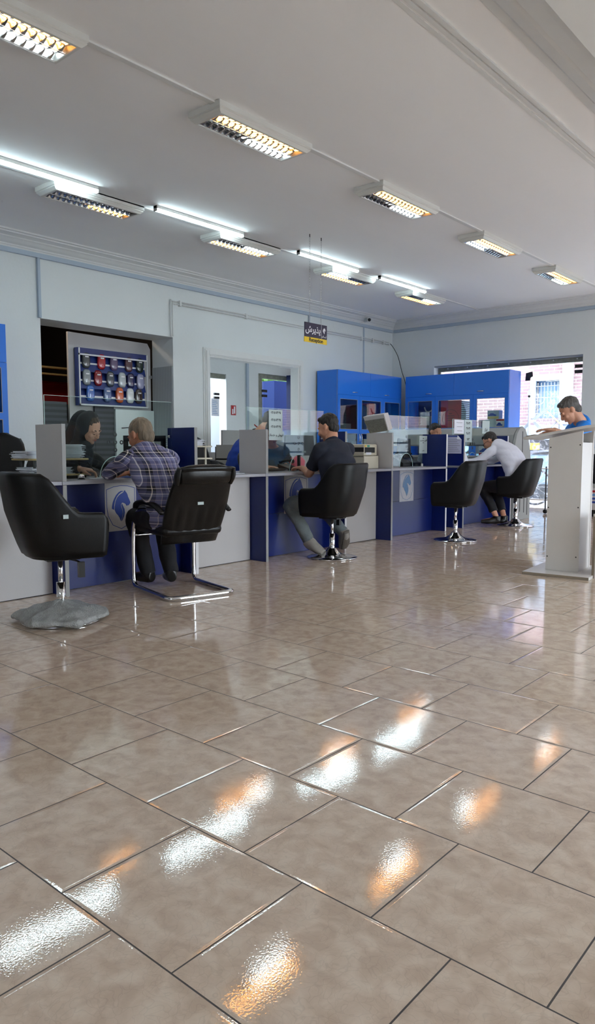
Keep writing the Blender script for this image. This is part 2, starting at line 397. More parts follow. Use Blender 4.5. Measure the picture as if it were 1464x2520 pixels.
for b in [(3.0, 3.2, -3, 4.2, 0, CZ), (3.0, 3.2, 4.2, 7.2, 2.75, CZ), (3.0, 3.2, 7.2, 10.75, 0, CZ), (3.0, 3.2, 10.75, 11.9, 2.75, CZ), (3.0, 3.2, 11.9, 12.4, 0, CZ)]: wr.box(*b)
struct(wr.build('wall_right', wall_m))
struct(bx('added_dark_panel', slot_m, (2.97, 2.999, 7.3, 10.7, 0, 2.6)))  # unseen dark panel, added so the first glass screen reflects less brightness
struct(MB().box(-8.5, -2.0, -3.2, -3.0, 0, CZ).box(-2.0, 1.0, -3.2, -3.0, 2.5, CZ).box(-2.0, 1.0, -3.2, -3.0, 0, 1.95).box(1.0, 3.2, -3.2, -3.0, 0, CZ).build('wall_front', wall_m))

# cornice (stepped crown moulding) along left and back wall
prof = [(0, 3.31), (0.035, 3.31), (0.04, 3.325), (0.05, 3.33), (0.055, 3.345), (0.085, 3.36), (0.12, 3.385), (0.14, 3.395), (0.145, 3.405), (0.165, 3.41), (0.20, 3.418), (0.225, 3.42), (0.23, 3.432), (0.262, 3.436), (0.27, CZ), (0, CZ)]
struct(MB().rings([[(-8.04 + d, y - (0 if k == 0 else d), z) for d, z in prof] for k, y in enumerate((-3, 12.12))]).build('trim_1', mould_m))
struct(MB().rings([[(x + (d if k == 0 else 0), 12.12 - d, z) for d, z in prof] for k, x in enumerate((-8.04, 3.0))]).build('trim_2', mould_m))
# cable trunking
def bar(name, b, label, cat='cable trunking', mat=trunk_m, group=None, bevel=0.004):
    return tag(bx(name, mat, b, bevel=bevel), label, cat, group)
bar('cable_trunking', (-8.039, -8.00, -3.0, 12.08, 3.255, 3.31), 'long pale blue-grey trunking running under the cornice of the left wall')
bar('cable_trunking', (-7.995, 2.9, 12.08, 12.119, 3.255, 3.31), 'long pale blue-grey trunking running under the cornice of the back wall')
bar('cable_trunking', (-8.039, -8.00, 4.615, 4.65, 2.57, 3.254), 'vertical trunking dropping to the corner of the alcove opening')
bar('cable_trunking', (-8.039, -8.005, 9.56, 9.585, 3.05, 3.254), 'short thin vertical trunking between conduit and trunking behind the hanging sign')
bar('cable_trunking', (-8.039, -8.028, 11.14, 11.18, 2.36, 3.254), 'vertical trunking dropping behind the top of the blue cupboard near the corner')
# ceiling grooves / surface strips (trim)
struct(bx('trim_3', mould_m, (-3.945, -3.90, -3, 12.0, CZ - 0.012, CZ)))
struct(bx('trim_4', mould_m, (-6.13, -6.09, -3, 12.0, CZ - 0.012, CZ)))
g = MB()
for x in (-2.33, -2.28, -2.235): g.box(x, x + 0.03, -3, 11.9, CZ - 0.006 - (x + 2.33) * .08, CZ)
struct(g.build('trim_5', mould_m))
bp_ = [(-1.96, CZ), (-1.96, CZ - .02), (-1.90, CZ - .03), (-1.86, CZ - .07), (-1.78, CZ - .10), (-1.74, CZ - .10), (-1.73, CZ - .13), (-1.62, CZ - .17), (-1.55, CZ - .19), (-1.54, CZ - .24), (-0.9, CZ - .24), (-0.9, CZ)]
struct(MB().prism(bp_, 'y', -3, 12.1).build('trim_6', mould_m))

# pipes and security camera
pm = MB()
for dx in (0.0, 0.035):
    pm.tube([(-8.015, 6.60 + dx, 2.58), (-8.015, 6.60 + dx, 3.03 - dx), (-8.015, 6.63 + dx, 3.055 - dx), (-8.015, 6.70 + dx, 3.06 - dx)], 0.010, n=8)
    pm.cyl((-8.015, 6.7, 3.06 - dx), (-8.015, 11.96, 3.06 - dx), 0.010, 8)
pp = thing('conduit_pipe', 'pair of white painted conduit pipes running along the left wall', 'pipe', (-8.03, 9.3, 3.0))
pm.build('pipe', mould_m, pp, smooth=True)
for y in (6.75, 8.05, 11.05, 11.4, 11.75): bx('clip', mould_m, (-8.0395, -7.995, y, y + .03, 3.005, 3.08), pp, bevel=.003)
tag(MB().tube([(-7.99, 11.97, 3.04), (-7.93, 12.0, 2.95), (-7.86, 12.05, 2.78), (-7.79, 12.08, 2.5), (-7.72, 12.09, 2.3), (-7.62, 12.095, 1.9)], 0.006, n=6).build('hanging_cable', rubber_m, smooth=True), 'thin black cable hanging loose in the back corner', 'cable')
cam_ = thing('security_camera', 'small white bullet security camera under the cornice above the cupboard', 'security camera', (-7.93, 11.11, 3.3))
MB().cyl((-8.0, 11.1, 3.37), (-7.93, 11.08, 3.38), .035, 16).build('bracket', mould_m, cam_, smooth=False)
MB().tube([(-7.98, 11.12, 3.37), (-7.86, 11.04, 3.355), (-7.80, 11.0, 3.345)], [.038, .042, .042], n=16, smooth=False).build('body', mould_m, cam_)
MB().sph((-7.795, 10.995, 3.344), (.03, .03, .03)).build('lens', blackp_m, cam_, smooth=True)
tag(MB().tube([(-7.97, 11.1, 3.35), (-8.0, 11.02, 3.3), (-7.985, 11.0, 3.27)], .005, n=6).build('camera_cable', mould_m, cam_, smooth=True), 'thin loose cable')

# moulded frame round the opening in the left wall
fr = MB(); steps = [(0, .13, .012), (.02, .105, .024), (.05, .075, .034), (.085, .03, .046)]
for i0, w_, d_ in [(0.0, 0.13, .014), (0.025, 0.085, .028), (0.045, 0.05, .040)]:
    a, b = i0, i0 + w_ - i0 * 0.0
    o_ = 0.13 - i0; in_ = 0.13 - i0 - w_ if i0 == 0 else 0.13 - i0 - w_
    in_ = max(in_, 0)
    fr.box(-8.04, -8.04 + d_, 7.33 - o_, 7.33 - in_, 0, 2.365 + o_); fr.box(-8.04, -8.04 + d_, 9.30 + in_, 9.30 + o_, 0, 2.365 + o_)
    fr.box(-8.04, -8.04 + d_, 7.33 - in_, 9.30 + in_, 2.365 + in_, 2.365 + o_)
struct(fr.build('trim_7', mould_m, bevel=.003))

# room beyond the opening
far = MB()
for b in [(-10.6, -10.4, 6.9, 8.2, 0, 3.2), (-10.6, -10.4, 8.2, 9.91, 2.46, 3.2), (-10.6, -10.4, 9.91, 10.81, 0, 3.2), (-10.6, -10.4, 10.81, 12.5, 2.55, 3.2), (-10.6, -10.4, 12.5, 13.2, 0, 3.2)]: far.box(*b)
struct(far.build('wall_far_left', wall_m))
struct(bx('floor_far_room', pave_m, (-10.6, -8.5, 6.8, 13.2, -0.1, 0)))
struct(bx('ceiling_far_room', ceil_m, (-10.6, -8.2, 6.8, 13.2, 3.2, 3.3)))
struct(MB().box(-10.4, -8.2, 13.0, 13.2, 0, 3.2).box(-10.4, -8.5, 6.8, 7.0, 0, 3.2).build('wall_far_ends', wall_m))
bar('cable_trunking', (-10.399, -10.36, 10.44, 10.50, 0, 3.2), 'blue-grey vertical trunking between the two glass doors of the far room')
def glass_door(name, y0, y1, z1, label, split=None):
    t = thing(name, label, 'glass door', (-10.45, (y0 + y1) / 2, 0)); t['kind'] = 'structure'
    bx('rail', mirror_rail_m, (-10.5, -10.43, y0, y1, z1 - .09, z1 - .005), t, bevel=.004)
    bx('pane', wglass_m, (-10.47, -10.462, y0 + .01, y1 - .01, 0.01, z1 - .092), t)
    return t
d1 = glass_door('window_3', 8.2, 9.91, 2.46, 'narrow bright glass door in the far room with a notice on it')
d2 = glass_door('window_4', 10.81, 12.5, 2.55, 'wide glass door in the far room opening on a yard')
for y in (9.74,): 
    bx('hinge', slot_m, (-10.44, -10.41, y - .13, y, 2.05, 2.09), d1); bx('hinge', slot_m, (-10.44, -10.41, y - .13, y, 1.98, 2.02), d1)
bx('hinge', slot_m, (-10.44, -10.41, 10.93, 11.08, 2.18, 2.23), d2); bx('hinge', slot_m, (-10.44, -10.41, 10.93, 11.08, 2.08, 2.13), d2)
bx('door_post', mirror_rail_m, (-10.50, -10.43, 10.82, 10.95, 0, 2.46), d2, bevel=.003)
nt_ = tag(bx('door_notice', paper_m, (-10.41, -10.405, 9.52, 9.72, 1.65, 1.98)), 'printed notice sheet taped to the narrow glass door of the far room', 'notice')
for k in range(8): bx('text_line', lblue_m, (-10.405, -10.404, 9.55, 9.68 - (k % 3) * .02, 1.69 + k * .034, 1.698 + k * .034), nt_)
fs = thing('fire_sign', 'small red fire extinguisher sign on the far room wall', 'sign', (-10.395, 10.095, 1.72))
bx('plate', red_m, (-10.4, -10.39, 10.03, 10.16, 1.68, 1.87), fs); bx('symbol', signw_m, (-10.389, -10.387, 10.055, 10.085, 1.70, 1.80), fs); bx('symbol', signw_m, (-10.389, -10.387, 10.10, 10.135, 1.71, 1.85), fs)
# yard outside the far room
struct(bx('ground_yard', pave_m, (-16, -10.6, 5, 18, -0.15, -0.02)))
struct(bx('wall_yard', pale_m, (-14.2, -14.0, 10.0, 13.6, 0, 4.2)))
gt = thing('yard_gate', 'white metal yard gate with vertical bars on top', 'gate', (-12.6, 9.6, 0))
bx('gate_panel', pale_m, (-12.62, -12.58, 8.4, 11.2, 0, 2.15), gt)
for k in range(18): MB().cyl((-12.6, 8.5 + k * .15, 2.15), (-12.6, 8.5 + k * .15, 3.0), .018, 6).build('gate_bar', dgrey_m, gt)
bc = thing('blue_locker', 'tall blue locker standing in the yard behind the wide glass door', 'cabinet', (-12.0, 13.6, 0))
bx('body', locker_m, (-12.2, -11.8, 12.8, 13.9, 0, 2.62), bc, bevel=.004); bx('door_line', slot_m, (-11.8, -11.797, 13.1, 13.8, 1.55, 1.56), bc)
bt = thing('blue_side_panel', 'dark blue tall cupboard beside the right jamb inside the far room', 'cabinet', (-10.1, 12.1, 0))
bx('body', locker_m, (-10.3, -9.95, 11.55, 12.5, 0, 2.55), bt, bevel=.004); bx('plinth', slot_m, (-10.29, -9.94, 11.56, 12.49, 0.0, 0.06), bt)
tr_ = thing('garden_shrub', 'green leafy shrub rising above the yard wall', 'shrub', (-13.5, 14.6, 0))
mb = MB()
for k in range(60): mb.sph((-13.5 + random.uniform(-.6, .6), 14.6 + random.uniform(-1, 1), 2.6 + random.uniform(-.5, .8)), random.uniform(.1, .25), 7, 5)
mb.build('foliage', pmat('leaf_green', rgb(90, 130, 60), .7, var=.4), tr_); MB().cyl((-13.5, 14.6, 0), (-13.5, 14.6, 2.4), .06).build('stem', mdf_m, tr_)

# dark garage behind the alcove
ga = MB()
for b in [(-12, -11.9, 2.5, 7.6, 0, 3.2), (-12, -8.5, 2.4, 2.5, 0, 3.2), (-12, -10.6, 7.5, 7.6, 0, 3.2), (-12, -8.5, 6.72, 6.78, 0, 3.2), (-8.52, -8.5, 2.5, 4.64, 0, 3.2)]: ga.box(*b)
struct(ga.build('wall_garage', garage_m)); struct(bx('ceiling_garage', garage_m, (-12, -8.5, 2.4, 6.85, 3.1, 3.2))); struct(bx('floor_garage', garage_m, (-12, -8.5, 2.4, 6.85, -.1, 0)))
van = thing('red_van', 'red van parked in the dark garage behind the alcove', 'van', (-10.6, 5.9, 0))
MB().prism([(4.6, .35), (6.7, .35), (6.7, 1.95), (6.55, 2.06), (4.9, 2.06), (4.7, 1.9)], 'x', -11.3, -10.2).build('body', red_m, van, bevel=.04)
bx('windscreen', slot_m, (-10.199, -10.19, 4.95, 6.5, 1.2, 1.72), van); 
for y in (5.1, 6.3): MB().cyl((-10.35, y, .35), (-10.18, y, .35), .34, 20).build('wheel', rubber_m, van)
rk = thing('reflection_strips', 'pale strips standing in for a warm reflection high in the dark garage', 'shelf', (-9.6, 5.4, 2.1))
for z in (2.12, 2.22): bx('board', wood_m, (-10.0, -9.9, 4.9, 6.7, z, z + .025), rk)  # wood-coloured strips painted in for a warm reflection above the van
rk['label'] = 'pale strips standing in for a warm reflection in the dark garage above the red van'

# alcove lining
struct(bx('wall_alcove_panel', rib_m, (-8.49, -8.05, 6.635, 6.649, 0, 2.18)))
ab = thing('alcove_board', 'large pale board closing most of the alcove behind the clerk', 'board', (-8.53, 6.0, 0))
MB().prism([(5.31, 0), (6.63, 0), (6.63, 2.44), (6.58, 2.52), (5.31, 2.545)], 'x', -8.56, -8.52).build('panel', white_m, ab, bevel=.003)
bx('latch', steel_m, (-8.52, -8.49, 6.6, 6.63, 2.03, 2.07), ab)
sl = thing('slatted_screen', 'dark grey slatted screen behind the seated woman', 'screen', (-8.5, 5.5, 0))
bx('tall_panel', slat_m, (-8.515, -8.48, 5.66, 5.965, 0, 1.60), sl); bx('low_panel', slat_m, (-8.515, -8.48, 5.15, 5.655, 0, 1.36), sl); bx('side_panel', slat_m, (-8.60, -8.57, 4.66, 5.30, 0, 1.64), sl)
wbd = thing('whiteboard', 'glossy white board standing in the alcove under the colour samples', 'whiteboard', (-8.46, 6.3, 0))
bx('panel', pmat('gloss_white', rgb(222, 230, 230), .15, var=.03), (-8.49, -8.45, 5.97, 6.625, 0, 1.57), wbd, bevel=.003)
MB().tube([(-8.44, 6.06, 1.315), (-8.435, 6.2, 1.325), (-8.435, 6.32, 1.315), (-8.44, 6.4, 1.30)], .006, n=6).build('handle', dgrey_m, wbd, smooth=True)
# colour sample rack
cr = thing('colour_sample_rack', 'blue wall display frame holding rows of car paint samples', 'display rack', (-8.47, 5.95, 1.6))
bx('back_board', dblue_m, (-8.515, -8.50, 5.40, 6.50, 1.61, 2.34), cr)
bx('header', blue_m, (-8.50, -8.43, 5.40, 6.50, 2.27, 2.345), cr, bevel=.003)
bx('side_panel', dblue_m, (-8.50, -8.43, 5.385, 5.40, 1.60, 2.345), cr)
for y in (5.40, 6.485): bx('frame_strip', wedge_m, (-8.43, -8.42, y, y + .018, 1.60, 2.34), cr)
for z in (1.60, 2.25): bx('frame_strip', wedge_m, (-8.43, -8.42, 5.40, 6.50, z, z + .02), cr)
RZ = [2.19, 1.97, 1.762]
for z in RZ:
    MB().prism([(-8.50, z - .13), (-8.44, z - .15), (-8.44, z - .145), (-8.50, z + .07)], 'y', 5.42, 6.48).build('sloped_shelf', dblue_m, cr)
    bx('shelf_edge', steel_m, (-8.50, -8.462, 5.42, 6.48, z + .075, z + .088), cr); bx('label_rail', wedge_m, (-8.475, -8.462, 5.42, 6.48, z - .05, z - .028), cr)
SAMP = [[(5.522, 'dark grey', (72, 76, 78)), (5.758, 'bright red', (170, 20, 34)), (5.957, 'purple', (92, 76, 110)), (6.197, 'dark maroon', (76, 44, 54)), (6.382, 'black green', (28, 42, 36))],
        [(5.527, 'light grey', (150, 156, 158)), (5.701, 'deep red', (140, 24, 36)), (5.893, 'slate grey', (62, 70, 80)), (6.084, 'silver', (176, 184, 188)), (6.226, 'navy blue', (32, 34, 84)), (6.391, 'lilac silver', (160, 160, 188))],
        [(5.577, 'sky blue', (62, 110, 190)), (5.842, 'steel blue', (88, 112, 156)), (6.039, 'orange', (208, 96, 46)), (6.213, 'white', (218, 220, 218)), (6.358, 'brown black', (58, 44, 42))]]
rown = ['top', 'middle', 'bottom']
for r_, row in enumerate(SAMP):
    for y, nm, c in row:
        t = thing('colour_sample', f'{nm} car paint sample in the {rown[r_]} row of the blue rack', 'colour sample', (-8.44, y, RZ[r_] - .09), 'car paint samples on the blue rack')
        mm_ = pmat('sample_' + nm.replace(' ', '_'), rgb(*c), .14, coat=.6, spec=.6); w = .060
        outl = [(w * (abs(cos(a)) ** .6) * (1 if cos(a) > 0 else -1) + y, .104 * (abs(sin(a)) ** .6) * (1 if sin(a) > 0 else -1) + RZ[r_]) for a in [2 * pi * k / 28 for k in range(28)]]
        MB().rings([[(-8.458, u, v) for u, v in outl], [(-8.440, u, v) for u, v in outl], [(-8.428, y + (u - y) * .86, RZ[r_] + (v - RZ[r_]) * .9) for u, v in outl], [(-8.424, y + (u - y) * .6, RZ[r_] + (v - RZ[r_]) * .7) for u, v in outl]]).build('shell', mm_, t, smooth=True)
        bx('sticker', wedge_m, (-8.4225, -8.420, y - .026, y + .026, RZ[r_] + .035, RZ[r_] + .052), t)

# ================================================================= COUNTER
def desk(y0, y1, label, x=-4.76):
    t = thing('white_desk_unit', label, 'desk', ((x + -5.25) / 2, (y0 + y1) / 2, 0), 'white storage units between the booths')
    bx('front_panel', white_m, (x - .02, x, y0, y1, 0.005, .785), t, bevel=.001)
    bx('back_panel', white_m, (-5.26, -5.24, y0, y1, 0.0, .785), t)
    bx('worktop', top_m, (-5.30, -4.56, y0, y1, .787, .812), t, bevel=.002)
    bx('shadow_gap', slot_m, (x - .015, x - .005, y0, y1, 0.0, .005), t)
    return t
def horse(mb, cy, cz, s, x):
    P = lambda L: [(cy + u * s, cz + v * s) for u, v in L]
    head = [(-.33, -.26), (-.325, -.13), (-.27, .12), (-.18, .28), (-.06, .39), (.08, .455), (.15, .50), (.16, .54), (.22, .575), (.23, .53), (.30, .46), (.345, .38), (.37, .29), (.43, .17), (.48, .06), (.485, .0), (.43, -.06), (.41, -.10), (.37, -.09), (.35, -.075), (.34, -.11), (.28, -.11), (.25, -.05), (.20, -.01), (.10, .03), (.05, .035), (.0, -.04), (.01, -.15), (.07, -.30), (.08, -.45), (.04, -.62), (-.03, -.76), (-.08, -.62), (-.16, -.50), (-.26, -.40)]
    mb.prism(P([(u, v) for u, v in head]), 'x', x, x + .0012)
    mane = [(-.37, -.24), (-.38, -.05), (-.33, .12), (-.24, .30), (-.12, .44), (0, .51), (.12, .545), (.14, .52), (.04, .475), (-.10, .40), (-.21, .28), (-.30, .12), (-.355, -.13), (-.36, -.25), (-.45, -.205), (-.47, -.15), (-.40, .12), (-.30, .30), (-.16, .47), (-.04, .545), (.05, .55), (.12, .53)]
    m2 = [(-.36, -.25), (-.47, -.20), (-.46, -.08), (-.42, .08), (-.35, .22), (-.25, .37), (-.12, .49), (0, .545), (.11, .545), (.12, .52), (.03, .50), (-.10, .42), (-.21, .30), (-.30, .14), (-.35, -.04)]
    mb.prism(P(m2), 'x', x, x + .0012)
    th = [(.06, .0), (.10, -.10), (.18, -.25), (.19, -.40), (.15, -.56), (.06, -.72), (-.01, -.78), (.06, -.62), (.10, -.46), (.09, -.30), (.04, -.16), (.02, -.06)]
    mb.prism(P(th), 'x', x, x + .0012)
def logo(parent, cy, z0, z1, w, x=-4.75, col=inkb_m, paperm=white_m, holder=False):
    sh = bx('logo_sheet', paperm, (x, x + .002, cy - w / 2, cy + w / 2, z0, z1), parent)
    s = w * .62; cz = z0 + (z1 - z0) * .52
    hm = MB(); horse(hm, cy, cz + s * .08, s, x + .0025); hm.build('horse_emblem', col, sh)
    # shield outline
    top = z1 - .035; q = w * .45
    pts = [(cy - q, top - .02), (cy - q * .5, top), (cy, top + .007), (cy + q * .5, top + .002), (cy + q, top - .015), (cy + q * 1.0, cz), (cy + q * .9, cz - s * .45), (cy + q * .6, cz - s * .82), (cy, cz - s * 1.1), (cy - q * .6, cz - s * .82), (cy - q * .92, cz - s * .42), (cy - q, cz)]
    pts = [(a, max(b, z0 + .015)) for a, b in pts]
    ol = MB(); n = len(pts)
    for i in range(n):
        a, b = V(pts[i]), V(pts[(i + 1) % n]); d = (b - a).normalized() * .001; nn = V((-d.y, d.x)).normalized() * .0022
        ol.prism([tuple(a - nn), tuple(b - nn), tuple(b + nn), tuple(a + nn)], 'x', x + .0025, x + .0035)
    ol.build('shield_outline', col, sh); return sh
def booth(y0, y1, label, ldiv, lcy, fx=-4.56, mirrored=None, logo_kw=None, xr=None):
    t = thing('service_booth', label, 'service counter', (-4.9, (y0 + y1) / 2, 0), 'blue service booths')
    T = .03
    lp = bx('side_panel', blue_m, (-5.25, fx, y0, y0 + T, 0, .785), t); bx('edge_band', edge_m, (fx, fx + .003, y0, y0 + T, 0, .785), lp)
    rp = bx('side_panel', blue_m, (-5.25, xr or fx, y1 - T, y1, 0, .785), t); bx('edge_band', wedge_m, (xr or fx, (xr or fx) + .003, y1 - T, y1, 0, .785), rp)
    bx('worktop', top_m, (-5.32, fx, y0, y1, .787, .812), t, bevel=.002)
    bx('lower_front_panel', blue_m, (-4.77, -4.75, y0 + T + .001, y1 - T - .001, .004, .412), t); bx('upper_front_panel', blue_m, (-4.77, -4.75, y0 + T + .001, y1 - T - .001, .416, .785), t)
    for y, m_, em in ((y0, ldiv, edge_m), (y1 - T, blue_m, edge_m if y1 < 7 else wedge_m)):
        d = bx('divider', m_, (-4.90, fx, y, y + T, .813, 1.213), t); bx('edge_band', em, (fx, fx + .003, y, y + T, .813, 1.213), d)
        d['label'] = ('white' if m_ is white_m else 'blue') + ' upright divider'
    for k in range(4): MB().cyl((fx + .003, y0 + T / 2, .1 + .3 * k), (fx + .0045, y0 + T / 2, .1 + .3 * k), .0035, 8).build('screw_cap', edge_m, t) if k < 1 else None
    if logo_kw: logo(t, lcy, .402, .782, **logo_kw)
    return t
desk(1.0, 2.765, 'white desk unit at the left edge of the picture behind the wrapped chair', -4.72)
b1 = booth(2.77, 4.01, 'blue service booth with horse emblem where the plaid-shirted man sits', white_m, 3.385, logo_kw=dict(w=.29))
desk(4.015, 4.825, 'white desk unit between the cantilever chair and the second blue booth')
b2 = booth(4.83, 6.05, 'blue service booth where the man in the navy polo shirt sits', white_m, 5.47, logo_kw=dict(w=.36))
desk(6.055, 6.875, 'white desk unit behind the tub chair of the navy-shirted man')
b3 = booth(6.88, 8.13, 'empty blue service booth with a silvery film-covered emblem', white_m, 7.5, logo_kw=dict(w=.31, col=lblue_m, paperm=pmat('silvery_film', rgb(205, 210, 222), .3, bump=.8, bscale=30, var=.1)))
b4 = booth(8.55, 9.87, 'farthest blue service booth where the white-shirted man leans', blue_m, 9.0, xr=-4.50)
bx('shelf_line', edge_m, (-4.9, -4.57, 8.546, 8.55, .79, .805), b4)

def screen(y0, y1, yc, label, cz=1.09, r=.145):
    t = thing('glass_screen', label, 'glass screen', (-4.84, (y0 + y1) / 2, .813), 'clear glass screens on the counter')
    pts = [(y0, .814), (yc - r, .814)] + [(yc - r * cos(a), .814 + .165 * sin(a)) for a in [pi * k / 18 for k in range(1, 18)]] + [(yc + r, .814), (y1, .814), (y1, 1.425), (y0, 1.425)]
    pn = MB().prism(pts, 'x', -4.845, -4.837).build('pane', glass_m, t)
    MB().tube([(-4.841, yc - r * cos(a), .814 + .165 * sin(a)) for a in [pi * k / 18 for k in range(19)]], .0035, n=6, smooth=False).build('cutout_rim', rim_m, pn)
    e = MB().box(-4.8455, -4.8365, y0, y1, 1.425, 1.4275); e.box(-4.8455, -4.8365, y0 - .002, y0, .814, 1.4275); e.build('polished_edge', rim_m, pn)
    for dy, dz in ((0, .06), (-.06, 0), (0, 0), (.06, 0), (0, -.06)):
        c = [(-4.841, yc + dy + .013 * cos(a), cz + dz + .013 * sin(a)) for a in [2 * pi * k / 14 for k in range(14)]]
        MB().tube(c, (.0035, .005), n=6, closed=True, smooth=False).build('speaking_hole', dgrey_m, pn)
    for yy in (y0 + .02, y1 - .02): MB().cyl((-4.85, yy, 1.14), (-4.825, yy, 1.14), .012, 12).build('clamp', chrome_m, t)
    return t
screen(2.81, 3.972, 3.41, 'clear glass screen between the woman and the plaid-shirted man')
screen(4.87, 6.012, 5.62, 'clear glass screen with phone number notice in front of the navy-shirted man')
screen(6.92, 8.092, 7.63, 'clear glass screen of the empty third booth', 1.12)
screen(8.76, 9.83, 9.33, 'clear glass screen with two notices in front of the white-shirted man', 1.10)
tag(MB().box(-4.83, -4.57, 6.925, 6.935, 1.0, 1.001).build('x', white_m), 'x'); bpy.data.objects.remove(bpy.data.objects['x'])

def notice(name, b, label, mat=paper2_m, lines=4, texts=None, col=ink_m):
    t = thing(name, label, 'notice', ((b[0] + b[1]) / 2, (b[2] + b[3]) / 2, b[4]))
    bx('sheet', mat, b, t)
    if b[1] - b[0] < .02:      # faces +X
        w = b[3] - b[2]; cy = (b[2] + b[3]) / 2
        if texts:
            for s_, sz, z in texts: text('lettering', s_, sz, (b[1] + .001, cy, z), (0, 1, 0), col, t, bold=sz * .012)
        else:
            for k in range(lines): bx('text_line', col, (b[1], b[1] + .0007, cy - w * (.3 - .05 * (k % 3)), cy + w * .32, b[5] - (b[5] - b[4]) * (.2 + .6 * k / max(1, lines - 1)) - .002, b[5] - (b[5] - b[4]) * (.2 + .6 * k / max(1, lines - 1)) + .002), t)
    else:
        w = b[1] - b[0]; cx = (b[0] + b[1]) / 2
        for k in range(lines): bx('text_line', col, (cx - w * (.38 - .03 * (k % 3)), cx + w * .36, b[2] - .0007, b[2], b[5] - (b[5] - b[4]) * (.2 + .65 * k / lines) - .002, b[5] - (b[5] - b[4]) * (.2 + .65 * k / lines) + .002), t)
    return t
FA = {'٠': 0}
ph1 = '۰۲۱۶۵۰۱۳۶۹۱'; sec = '\uFE95\uFE8E\uFEE3\uFEAA\uFEA7 \uFEED \uFEB5\uFEED\uFEAE\uFED3'
notice('phone_notice', (-4.835, -4.832, 5.165, 5.36, 1.12, 1.415), 'pale sheet with phone numbers and Persian heading on the second glass screen', paper2_m,
       texts=[(ph1, .033, 1.385), (ph1, .033, 1.315), (ph1, .033, 1.25), (sec, .034, 1.17)])
notice('framed_notice', (-4.83, -4.825, 7.90, 8.088, .975, 1.195), 'grey-green framed notice hanging at the right of the third booth', paper2_m,
       texts=[('\uFEAF\uFEF3\uFEAE\uFECB', .02, 1.165), ('\uFEA9\uFEAE\uFEF4\uFE91 \uFE95\uFE8E\uFEE3\uFEAA\uFEA7 \uFEED \uFEB5\uFEAE\uFED3', .02, 1.135), ('\uFEAF\uFE8E\uFEE4\uFEE8\uFE91', .018, 1.11), ('\uFEAE\uFE91 \uFEAE\uFE98\uFED3\uFEA9', .018, 1.01)])
notice('white_notice', (-4.835, -4.832, 8.79, 9.06, 1.235, 1.42), 'white sheet with short typed lines, left of two on the fourth glass screen', paper_m, 3)
notice('number_notice', (-4.835, -4.832, 9.075, 9.29, 1.12, 1.425), 'tall pale sheet with handwritten numbers on the fourth glass screen', paper2_m, texts=[('۴۵۰۱۳۶', .045, 1.38), ('۳۵۰۱۳۶', .045, 1.31), ('۴۵۰۱۳۶', .045, 1.24), ('۷۷۳', .045, 1.16)])
notice('desk_name_notice', (-4.835, -4.832, 9.60, 9.82, 1.245, 1.43), 'upright white sheet with one Persian word above the white-shirted man', paper2_m, texts=[('\uFEAF\uFE8E\uFEAE\uFED3', .06, 1.30)])
ps = thing('form_poster', 'lilac printed form taped on the blue divider with one curled corner', 'poster', (-4.69, 8.545, .97))
MB().prism([(-4.79, .97), (-4.59, .97), (-4.59, 1.15), (-4.645, 1.205), (-4.79, 1.205)], 'y', 8.543, 8.549).build('sheet', lilac_m, ps)
MB().rings([[(-4.59, 8.543, 1.15), (-4.645, 8.543, 1.205), (-4.65, 8.53, 1.165), (-4.64, 8.53, 1.155)], [(-4.589, 8.541, 1.15), (-4.644, 8.541, 1.206), (-4.649, 8.527, 1.165), (-4.639, 8.527, 1.155)]]).build('curled_corner', paper_m, ps)
bx('heading_band', inkb_m, (-4.785, -4.65, 8.542, 8.543, 1.185, 1.20), ps)
for k in range(7): bx('text_line', ink_m, (-4.78, -4.61 - .02 * (k % 3), 8.5422, 8.543, 1.0 + k * .024, 1.003 + k * .024), ps)
tag(MB().rings([[(-4.60, 8.60, .813), (-4.60, 8.80, .813), (-4.68, 8.83, .99), (-4.68, 8.62, .99)], [(-4.602, 8.602, .813), (-4.602, 8.802, .813), (-4.682, 8.83, .99), (-4.682, 8.622, .99)]]).build('form_sheet', paper_m), 'printed white leaflet leaning on the fourth booth desk by the divider', 'leaflet')

# ---- desk clutter
def tray(loc, label, boards, w, d, h, mat=wood_m, post=blackp_m, name='paper_tray'):
    t = thing(name, label, 'paper tray', loc)
    x, y, z = loc
    for k in range(boards): bx('shelf', mat, (x - d / 2, x + d / 2, y - w / 2, y + w / 2, z + .022 + k * h, z + .036 + k * h), t, bevel=.004)
    for sy in (-1, 1):
        for sx in (-1, 1):
            if boards > 1: bx('post', post, (x + sx * (d / 2 - .03) - .008, x + sx * (d / 2 - .03) + .008, y + sy * (w / 2 - .06) - .008, y + sy * (w / 2 - .06) + .008, z + .036, z + .022 + h * (boards - 1)), t)
    bx('base', post, (x - d / 2 + .01, x + d / 2 - .01, y - w / 2 + .02, y + w / 2 - .02, z, z + .022), t)
    return t
def papers(n, cx, cy, z, w, d, label, mats=(paper_m,), seed=1, thick=.006):
    random.seed(seed); t = thing('paper_stack', label, 'stack of papers', (cx, cy, z))
    m_ = MB()
    for k in range(n):
        dx, dy, a = random.uniform(-.016, .016), random.uniform(-.02, .02), random.uniform(-.10, .10)
        m_.M = Matrix.Translation((cx + dx, cy + dy, z + k * thick)) @ Matrix.Rotation(a, 4, 'Z')
        m_.box(-d / 2, d / 2, -w / 2 * random.uniform(.9, 1.03), w / 2 * random.uniform(.9, 1.03), .0002, thick * .9)
    m_.M = Matrix.Identity(4); m_.build('sheets', mats[0], t); bx('top_sheet', paper_m, (cx - d / 2, cx + d / 2, cy - w / 2, cy + w / 2, z + n * thick, z + n * thick + .001), t)
    return t
tray((-5.08, 2.99, .813), 'wide two-tier paper tray with wooden shelves behind the left white divider', 2, .50, .26, .118)
